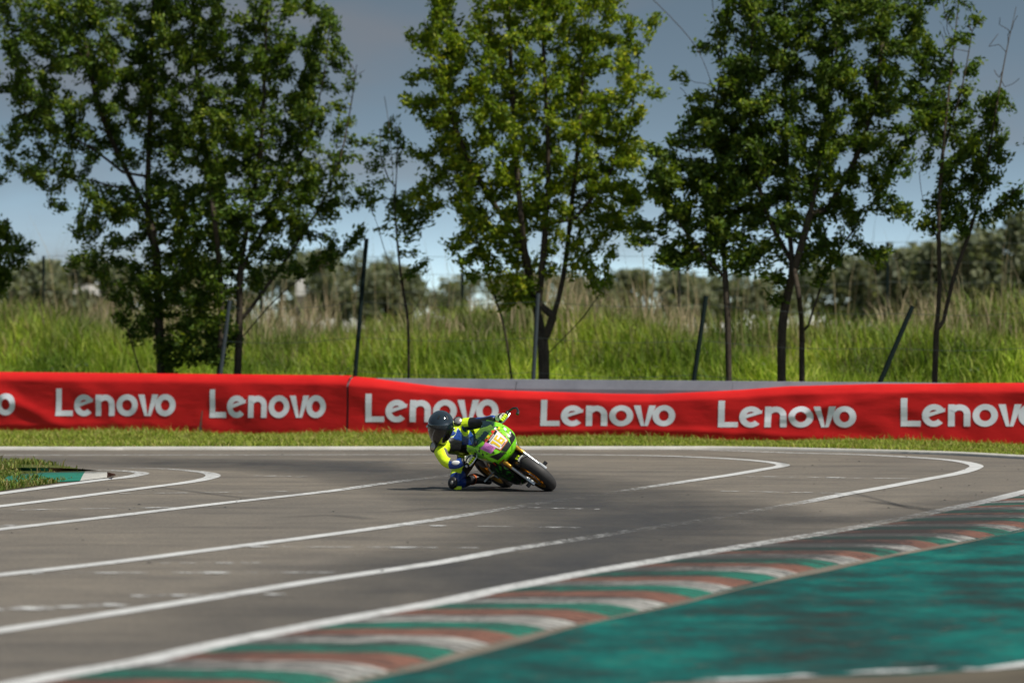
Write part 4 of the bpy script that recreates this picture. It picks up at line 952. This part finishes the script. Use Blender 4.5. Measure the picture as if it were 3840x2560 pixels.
def digit(name, quads): 
    mb = MB()
    for (y0, h0, y1, h1) in quads:
        k = 6; vs = [S(y0+(y1-y0)*i/k, h0+(h1-h0)*j/k, .0085) for i in range(k+1) for j in range(k+1)]
        mb.add(vs, [(i*(k+1)+j, (i+1)*(k+1)+j, (i+1)*(k+1)+j+1, i*(k+1)+j+1) for i in range(k) for j in range(k)])
    return mb.build(name, M['yellow'], plate, smooth=False)
digit('numeral', [(-.052, .738, -.030, .828), (-.064, .806, -.052, .828)])
digit('numeral', [(-.012, .738, .006, .828), (.006, .738, .050, .756), (.006, .776, .050, .793), (.036, .756, .050, .776), (.006, .811, .044, .828)])
for k in range(5): patch('plate_mark', [(-.026+k*.013, .7255), (-.018+k*.013, .7255), (-.018+k*.013, .7345), (-.026+k*.013, .7345)], M['redd'], plate, .0095, 2)
pk = patch('paper_tag', [(-.150, .755), (-.072, .765), (-.082, .860), (-.164, .850)], M['pink'], fairing, .013)
for k in range(6): patch('ink_mark', [(-.146+k*.012, .772+.006*(k % 2)), (-.143+k*.012, .772+.006*(k % 2)), (-.149+k*.012, .832-.008*(k % 3)), (-.152+k*.012, .832-.008*(k % 3))], M['purple'], pk, .0145, 2)
for s in (-1, 1):
    it = patch('air_intake', [(s*.055, .655), (s*.155, .655), (s*.178, .742), (s*.088, .705)], M['black'], fairing, .007)
    for k in range(4): patch('grille_bar', [(s*(.075+.02*k), .662), (s*(.081+.02*k), .662), (s*(.103+.02*k), .708), (s*(.097+.02*k), .708)], M['suit'], it, .011, 2)
    patch('chin_panel', [(s*.02, .60), (s*.150, .575), (s*.170, .625), (s*.06, .648)], M['greenp'], fairing, .009)
    patch('chin_decal', [(s*.100, .590), (s*.148, .582), (s*.155, .605), (s*.107, .613)], M['redd'] if s < 0 else M['white'], fairing, .012, 3)
    patch('side_stripe', [(s*.150, .57), (s*.166, .57), (s*.192, .66), (s*.180, .66)], M['black'], fairing, .010)
    patch('stripe_edge', [(s*.166, .575), (s*.172, .575), (s*.195, .66), (s*.190, .66)], M['red'], fairing, .011, 3)
    patch('decal', [(s*.135, .775), (s*.165, .775), (s*.168, .80), (s*.138, .80)], M['white'] if s > 0 else M['greenp'], fairing, .008, 3)
patch('nose_insert', [(-.045, .655), (.045, .655), (.062, .712), (-.062, .712)], M['black'], fairing, .012)
for y, h, m_ in ((.095, .865, 'white'), (.12, .84, 'yellow'), (-.06, .872, 'redd'), (.05, .872, 'red'), (-.02, .876, 'yellow'), (.15, .73, 'white')):
    patch('decal', [(y-.014, h-.007), (y+.014, h-.007), (y+.014, h+.007), (y-.014, h+.007)], M[m_], fairing, .0075, 2)
# side fairings and belly
for s in (-1, 1):
    outl = [(-.10, .60), (-.36, .68), (-.58, .60), (-.74, .42), (-.66, .20), (-.36, .16), (-.20, .26), (-.13, .44)]
    cx_, cz_ = -.40, .42; vs = []; nr_ = 5
    for r_ in range(nr_+1):
        for (x_, z_) in outl:
            t = r_/nr_; x1, z1 = cx_+(x_-cx_)*t, cz_+(z_-cz_)*t
            vs.append((x1, s*(.175-.05*t*t-.10*max(0, .42-z1)), z1))
    m_ = len(outl); fs = [(r_*m_+k, r_*m_+(k+1) % m_, (r_+1)*m_+(k+1) % m_, (r_+1)*m_+k) for r_ in range(nr_) for k in range(m_)]
    o = MB().add(vs, fs).build('side_fairing', M['camo'], bike); md = o.modifiers.new('thick', 'SOLIDIFY'); md.thickness = .006
MB().ell((-.45, 0, .20), (.30, .12, .06), 20, 8).build('belly_pan', M['camo'], bike)
# engine, radiator, frame, tank, seat, tail, swingarm, exhaust
en = MB().box((-.50, 0, .36), (.34, .26, .26), None, .03).build('engine', M['black'], bike)
for k in range(5): MB().box((-.34, 0, .40+k*.022), (.12, .15, .007), Matrix.Rotation(R(-25), 3, 'Y')).build('cooling_fin', M['silver'], en, smooth=False)
MB().lathe((-.52, -.12, .33), [(0, -.02), (.07, -.02), (.075, 0), (.075, .02), (0, .02)], 24, closed=False).build('clutch_cover', M['gold'], en)
MB().box((-.86, -.02, .50), (.20, .16, .16), None, .02).build('air_box', M['black'], bike)
MB().box((-.235, 0, .52), (.035, .22, .17), Matrix.Rotation(R(12), 3, 'Y'), .006).build('radiator', M['black'], bike)
for s in (-1, 1): MB().tube([(-.24, s*.04, .74), (-.34, s*.12, .66), (-.60, s*.13, .50), (-.74, s*.10, .34)], .020, 10).build('frame_spar', M['black'], bike)
MB().tube([(-.23, 0, .86), (-.28, 0, .74), (-.31, 0, .66)], .030, 12).build('steering_head', M['black'], bike)
MB().ell((-.50, 0, .70), (.20, .12, .10), 24, 12).build('fuel_tank', M['green'], bike)
MB().box((-.80, 0, .66), (.30, .20, .05), Matrix.Rotation(R(6), 3, 'Y'), .02).build('seat', M['suit'], bike)
MB().ell((-1.02, 0, .74), (.22, .10, .07), 18, 8, Matrix.Rotation(R(-14), 3, 'Y').to_3x3()).build('tail_cowl', M['green'], bike)
sw = MB()
for s in (-1, 1): sw.tube([(-.70, s*.09, .32), (-.92, s*.115, .28), (-WB, s*.115, .25)], .022, 8)
sw.tube([(-.72, -.10, .32), (-.72, .10, .32)], .03, 8).build('swingarm', M['gold'], bike)
MB().tube([(-.36, .02, .34), (-.28, .04, .24), (-.40, .08, .17), (-.70, .12, .20), (-.86, .15, .34), (-1.10, .16, .46)], [.016, .017, .018, .02, .038, .038], 12).build('exhaust', M['silver'], bike)
for s in (-1, 1):
    MB().tube([(-.76, s*.12, .36), (-.77, s*.24, .37)], .011, 8).build('footpeg', M['silver'], bike)
    MB().tube([(-.72, s*.125, .34), (-.60, s*.15, .33)], .008, 8).build('foot_lever', M['steel'], bike)
MB().tube([(-WB, .09, .315), (-.62, .09, .38), (-.60, .09, .33), (-WB, .09, .185), (-WB, .09, .315)], .008, 6).build('chain', M['steel'], bike)
# clip-on bars, grips, levers, lever guards
grip = {}
for s in (-1, 1):
    a, b = Vector((-.255, s*.105, .815)), Vector((-.30, s*.345, .795)); grip[s] = (a, b)
    hb = MB().tube([a, b], .011, 10).build('handlebar', M['black'], bike)
    MB().tube([a.lerp(b, .48), a.lerp(b, .98)], .017, 12).build('grip', M['suit'], hb)
    MB().box(a.lerp(b, .36), (.045, .03, .035), None, .006).build('lever_perch', M['black'], hb)
    MB().tube([a.lerp(b, .36)+Vector((.03, 0, 0)), a.lerp(b, .55)+Vector((.075, 0, -.004)), a.lerp(b, .85)+Vector((.085, 0, -.004)), a.lerp(b, 1.02)+Vector((.072, 0, 0))], [.009, .008, .007, .009], 8).build('lever', M['steel'], hb)
    if s > 0:
        MB().tube([b, b+Vector((-.01, .03, 0))], .019, 12).build('bar_end', M['black'], hb)
        MB().tube([b+Vector((0, .025, 0)), b+Vector((.05, .075, .0)), b+Vector((.13, .085, -.004)), b+Vector((.20, .05, -.012)), b+Vector((.22, .015, -.02))], [.012, .011, .010, .014, .017], 8).build('lever_guard', M['black'], hb)
    else:
        MB().tube([b, b+Vector((-.005, -.02, 0))], .018, 12).build('bar_end', M['steel'], hb)
MB().ell((-.20, -.13, .90), (.016, .03, .022), 12, 8).build('mirror_block_off', M['black'], bike)
MB().box((-.27, 0, .845), (.05, .10, .06), Matrix.Rotation(R(30), 3, 'Y'), .008).build('dash', M['black'], bike)
for s in (-1, 1): MB().tube([(-.25, s*.10, .80), (-.18, s*.13, .70), (-.12, s*.12, .52), (-.01, s*.085, .30)], .005, 6).build('brake_hose', M['suit'], bike)

# ------------------------------------------------------------------ rider
def gripw(s, t): a, b = grip[s]; return BM @ a.lerp(b, t)
Lh, Rh = gripw(1, .72), gripw(-1, .72)
J = {}; JR = {}
LIMB = {'lsho': 1.12, 'lelb': 1.15, 'lmid': 1.12, 'lwri': 1.1, 'rsho': 1.1, 'relb': 1.08, 'rmid': 1.12, 'rwri': 1.1, 'lkne': 1.15, 'lthi': 1.15, 'rthi': 1.12, 'rkne': 1.1, 'rshi': 1.08, 'rank': 1.05, 'pelvis': 1.1, 'waist': 1.08, 'chest': 1.08}
def jn(k, p, r): J[k] = Vector(p); JR[k] = tuple(q*LIMB.get(k, 1.0) for q in r)
jn('pelvis', Z3(845, 780, .76), (.135, .125)); jn('waist', Z3(760, 740, .66), (.125, .115)); jn('chest', Z3(640, 600, .50), (.145, .13)); jn('collar', Z3(530, 520, .40), (.10, .09)); jn('neck', Z3(455, 500, .32), (.062, .062))
jn('lsho', Z3(660, 375, .46), (.075, .075)); jn('lelb', Z3(905, 350, .36), (.056, .056)); jn('lmid', Z3(1050, 330, .26), (.050, .050))
jn('rsho', Z3(340, 720, .24), (.078, .078)); jn('relb', Z3(465, 965, .03), (.056, .056)); jn('rmid', Z3(610, 975, .0), (.052, .052))
hand_dir = -hv
jn('lwri', Lh+Vector((-.075, .045, .005)), (.036, .036)); jn('rwri', Rh+Vector((-.06, .02, -.005)), (.036, .036))
jn('lhip', Z3(860, 650, .74), (.105, .10)); jn('lthi', Z3(1010, 520, .62), (.09, .085)); jn('lkne', Z3(1290, 440, .48), (.066, .066)); jn('lshi', Z3(1310, 680, .60), (.055, .055)); jn('lank', BM @ Vector((-.80, .20, .44)), (.042, .042))
jn('rhip', Z3(770, 910, .68), (.105, .10)); jn('rthi', Z3(660, 1090, .52), (.088, .085)); jn('rkne', Z3(590, 1262, .36), (.066, .066)); jn('rshi', Z3(740, 1240, .50), (.056, .056)); jn('rank', Z3(910, 1185, .66), (.043, .043))
BONES = [('pelvis', 'waist'), ('waist', 'chest'), ('chest', 'collar'), ('collar', 'neck'), ('chest', 'lsho'), ('lsho', 'lelb'), ('lelb', 'lmid'), ('lmid', 'lwri'), ('chest', 'rsho'), ('rsho', 'relb'), ('relb', 'rmid'), ('rmid', 'rwri'),
         ('pelvis', 'lhip'), ('lhip', 'lthi'), ('lthi', 'lkne'), ('lkne', 'lshi'), ('lshi', 'lank'), ('pelvis', 'rhip'), ('rhip', 'rthi'), ('rthi', 'rkne'), ('rkne', 'rshi'), ('rshi', 'rank')]
def skin_mesh(verts, edges, radii, root, sub=2):
    me = bpy.data.meshes.new('skin_tmp'); me.from_pydata([tuple(v) for v in verts], edges, []); o = bpy.data.objects.new('skin_tmp', me); COL.objects.link(o)
    o.modifiers.new('skin', 'SKIN'); sv = me.skin_vertices[0].data
    for i, r_ in enumerate(radii): sv[i].radius = r_ if isinstance(r_, tuple) else (r_, r_); sv[i].use_root = (i == root)
    ss = o.modifiers.new('sub', 'SUBSURF'); ss.levels = sub; ss.render_levels = sub
    dg = bpy.context.evaluated_depsgraph_get(); dg.update()
    out = bpy.data.meshes.new_from_object(o.evaluated_get(dg)); bpy.data.objects.remove(o); bpy.data.meshes.remove(me)
    for p in out.polygons: p.use_smooth = True
    return out
keys = list(J); bo_ = J['pelvis'].copy(); bo_.z = 0.0
body = skin_mesh([J[k]-bo_ for k in keys], [(keys.index(a), keys.index(b)) for a, b in BONES], [JR[k] for k in keys], 0, 4)
body.name = 'person'
SM = ['suit', 'hivis', 'blue', 'grey', 'white']; body.materials.clear()
for k in SM: body.materials.append(M[k])
def nearest(p):
    best = None
    for a, b in BONES:
        A_, B_ = J[a], J[b]; t = max(0, min(1, (p-A_).dot(B_-A_)/(B_-A_).length_squared)); d = (p-A_.lerp(B_, t)).length/(.5*(JR[a][0]+JR[b][0]))
        if best is None or d < best[0]: best = (d, a, b, t)
    return best
for pl in body.polygons:
    p = pl.center+bo_; nrm = pl.normal; _, a, b, t = nearest(p); m_ = 0; toS = nrm.dot(Vector((.3, -.2, .93)))
    if (a, b) == ('chest', 'lsho'): m_ = 1 if (t > .35 and toS > -.1) else (2 if t > .1 else 0)
    elif (a, b) == ('lsho', 'lelb'): m_ = 1 if (t < .72 and toS > -.35) else 0
    elif (a, b) in (('lelb', 'lmid'), ('lmid', 'lwri')): m_ = 2 if toS > .62 else 0
    elif (a, b) == ('chest', 'rsho'): m_ = 1 if t > .75 else 0
    elif (a, b) == ('rsho', 'relb'): m_ = 3 if (nrm.x > .35 and t > .25) else 1
    elif (a, b) == ('relb', 'rmid'): m_ = 3 if nrm.z > .55 and nrm.x > -.2 else 2
    elif (a, b) == ('rmid', 'rwri'): m_ = 2 if t < .7 else 0
    elif a in ('waist', 'chest') and b in ('chest', 'collar'):
        m_ = 2 if (nrm.x > .15 and nrm.y < .2 and p.z > J['chest'].z-.05) else (1 if nrm.z > .45 or nrm.y > .5 else 0)
    elif (a, b) == ('pelvis', 'waist'): m_ = 1 if nrm.z > .1 else 0
    elif a in ('pelvis', 'lhip') and b in ('lhip', 'lthi'): m_ = 1
    elif (a, b) == ('lthi', 'lkne'): m_ = 1
    elif (a, b) == ('lkne', 'lshi'): m_ = 1 if t < .3 else 0
    elif (a, b) == ('pelvis', 'rhip'): m_ = 0
    elif (a, b) == ('rhip', 'rthi'): m_ = 1 if nrm.x < .35 else 0
    elif (a, b) == ('rthi', 'rkne'): m_ = 1 if (t < .55 and nrm.x < .45) else 2
    elif (a, b) == ('rkne', 'rshi'): m_ = 2 if t < .7 else 0
    pl.material_index = m_
person = link(bpy.data.objects.new('person', body)); person.location = bo_
tag(person, 'rider in yellow, blue and black leathers hanging off the motorcycle with one knee down', 'person')
def pmesh(mb, name, mat, parent=person, **kw):
    mb.v = [tuple(Vector(v)-bo_) for v in mb.v]; return mb.build(name, mat, parent, **kw)
# helmet: shell, visor, trims
hc = Z3(372, 415, .16)
look = (Vector((.10, -.955, -.28))).normalized(); hup = Vector((.06, .28, .96)); hup = (hup-look*hup.dot(look)).normalized(); hrt = look.cross(hup)
HM = Matrix((hrt, look, hup)).transposed()                     # local x = image-left/right, y = forward, z = up
def helm_pt(th, ph, r=1.0):
    """th from the crown down, ph around from the front"""
    x = math.sin(th)*math.sin(ph); y = math.sin(th)*math.cos(ph); z = math.cos(th)
    sx, sy, sz = .136, .160, (.150 if z > 0 else .228)
    k = 1-.20*max(0, -z)**1.5*(1 if y > -.2 else 1.2); fy = 1+.06*max(0, -z)*max(0, y)
    return hc+HM @ Vector((x*sx*k*r, y*sy*fy*r*(1-.12*max(0, -z)), z*sz*r+.03))
def helm_patch(t0, t1, p0, p1, nt_, np2, r=1.0):
    vs = [helm_pt(t0+(t1-t0)*i/nt_, p0+(p1-p0)*j/np2, r) for i in range(nt_+1) for j in range(np2+1)]
    return MB().add(vs, [(i*(np2+1)+j, i*(np2+1)+j+1, (i+1)*(np2+1)+j+1, (i+1)*(np2+1)+j) for i in range(nt_) for j in range(np2)])
helmet = pmesh(helm_patch(0.001, R(158), -math.pi, math.pi, 26, 40), 'helmet', M['helmet'])
vz = pmesh(helm_patch(R(93), R(142), R(-82), R(82), 12, 26, 1.025), 'visor', M['visor'], helmet)
pmesh(helm_patch(R(89), R(93.5), R(-86), R(86), 1, 26, 1.03), 'visor_trim', M['black'], helmet)
for s in (-1, 1): pmesh(MB().ell(helm_pt(R(97), s*R(86), 1.02), (.016, .016, .016), 10, 6), 'visor_pivot', M['steel'], helmet)
for s in (-1, 1): pmesh(helm_patch(R(34), R(52), s*R(24), s*R(34), 4, 3, 1.02), 'vent', M['black'], helmet)
pmesh(helm_patch(R(144), R(156), R(-40), R(40), 3, 10, 1.02), 'chin_bar', M['black'], helmet)
# armour and sliders
def cap_on(center, rad, dirv, mat, name, up=Vector((0, 0, 1)), parent=person):
    q = dirv.normalized().to_track_quat('Z', 'Y').to_matrix()
    mb = MB(); vs = []; n_, m2 = 14, 5
    for j in range(m2+1):
        th = math.pi*.5*j/m2
        for i in range(n_):
            a_ = 2*math.pi*i/n_; vs.append(center+q @ Vector((rad[0]*math.sin(th)*math.cos(a_), rad[1]*math.sin(th)*math.sin(a_), rad[2]*math.cos(th))))
    mb.add(vs, [(j*n_+i, (j+1)*n_+i, (j+1)*n_+(i+1) % n_, j*n_+(i+1) % n_) for j in range(m2) for i in range(n_)])
    return pmesh(mb, name, mat, parent)
ls = J['lsho']; d_ = Vector((-.15, -.75, .55)).normalized(); sa = cap_on(ls+d_*.068, (.056, .060, .022), d_, M['suit'], 'shoulder_armour'); cap_on(ls+d_*.073, (.045, .048, .022), d_, M['armour'], 'metal_slider', parent=sa)
rs = J['rsho']; d_ = Vector((-.62, -.70, .15)).normalized(); sa = cap_on(rs+d_*.068, (.054, .062, .022), d_, M['suit'], 'shoulder_armour'); cap_on(rs+d_*.073, (.040, .048, .022), d_, M['armour'], 'metal_slider', parent=sa)
rk = J['rkne']; d_ = Vector((-.35, -.85, .1)).normalized(); kp = cap_on(rk+d_*.055, (.055, .065, .026), d_, M['suit'], 'knee_armour'); cap_on(rk+d_*.060, (.022, .036, .026), d_, M['armour'], 'metal_slider', parent=kp)
pmesh(MB().box(Vector((rk.x+.03, rk.y-.01, .024)), (.085, .08, .036), None, .012), 'knee_slider', M['hivis'])
fa = J['relb'].lerp(J['rwri'], .5)+Vector((0, -.056, -.005)); d_ = Vector((0, -1, -.1)).normalized(); cap_on(fa, (.045, .024, .008), d_, M['white'], 'arm_patch')
pmesh(MB().tube([J['neck']+Vector((.03, .02, -.01)), J['collar'].lerp(J['neck'], .35)], [.068, .085], 14), 'collar', M['hivis'])
# speed hump on the back
pmesh(MB().ell(J['collar']+Vector((.05, .12, .06)), (.09, .14, .08), 14, 8), 'back_hump', M['suit'])
# gloves: palm and five fingers closed round the grips
def make_glove(s, wri):
    a, b = grip[s]; aw, bw_ = BM @ a, BM @ b; ax = (bw_-aw).normalized(); c = gripw(s, .73)
    back = (wri-c); back = (back-ax*back.dot(ax)).normalized()            # from the grip towards the wrist
    side = ax.cross(back).normalized()
    if side.z < 0: side = -side                                           # over the top of the grip
    vs, es, rs_ = [], [], []
    def chain(pts, rr, root=None):
        k0 = len(vs)
        for i, (p, r_) in enumerate(zip(pts, rr)):
            vs.append(p); rs_.append(r_)
            if i == 0:
                if root is not None: es.append((root, k0))
            else: es.append((k0+i-1, k0+i))
    chain([wri, wri.lerp(c+side*.026+back*.02, .55), c+side*.028+back*.015], [.034, .036, .034]); root = 2
    for f in range(4):
        o = ax*(-.036+.024*f); ln = (.92, 1.0, .96, .84)[f]
        k = [c+o+side*.030+back*.004, c+o+side*.024*ln-back*.026*ln, c+o-side*.006-back*.032*ln, c+o-side*.026*ln-back*.012]
        chain(k, [.0115, .0105, .010, .009], root)
    chain([c-ax*.048+back*.022+side*.006, c-ax*.050-side*.016+back*.010, c-ax*.046-side*.026-back*.010], [.013, .011, .010], 1)
    me = skin_mesh([v-bo_ for v in vs], es, rs_, 0, 2); me.name = 'glove'
    for k in ('glove', 'suit', 'hivis'): me.materials.append(M[k])
    me.materials.clear()
    for k in ('glove', 'suit', 'hivis'): me.materials.append(M[k])
    for pl in me.polygons:
        p = pl.center+bo_-c; u = p.dot(back); v = p.dot(side)
        pl.material_index = 1 if (abs(u-.022) < .010 and v > .03) or v < -.02 else (2 if u < -.012 or u > .075 else 0)
    o = link(bpy.data.objects.new('glove', me), person); return o
make_glove(1, J['lwri']); make_glove(-1, J['rwri'])
# boots
def boot(ank, toe, shin):
    d = (toe-ank).normalized(); dn = (ank-shin).normalized(); heel = ank-d*.055+dn*.055; ball = ank.lerp(toe, .65)+dn*.045; tip = toe+dn*.045
    me = skin_mesh([v-bo_ for v in (shin, ank, heel, ball, tip)], [(0, 1), (1, 2), (1, 3), (3, 4)], [.056, .048, .036, .042, .034], 1, 2); me.materials.clear(); me.materials.append(M['boot'])
    o = link(bpy.data.objects.new('boot', me), person)
    return o
bt = boot(J['rank'], J['rank']+(Z3(1120, 1265, .52)-J['rank']).normalized()*.20, J['rshi'].lerp(J['rank'], .35))
pmesh(MB().tube([J['rshi'].lerp(J['rank'], .62), J['rshi'].lerp(J['rank'], .92)], [.060, .056], 14), 'boot_cuff', M['orangecuff'], bt)
boot(J['lank'], J['lank']+(BM.to_3x3() @ Vector((.19, .02, -.06))), J['lshi'].lerp(J['lank'], .4))
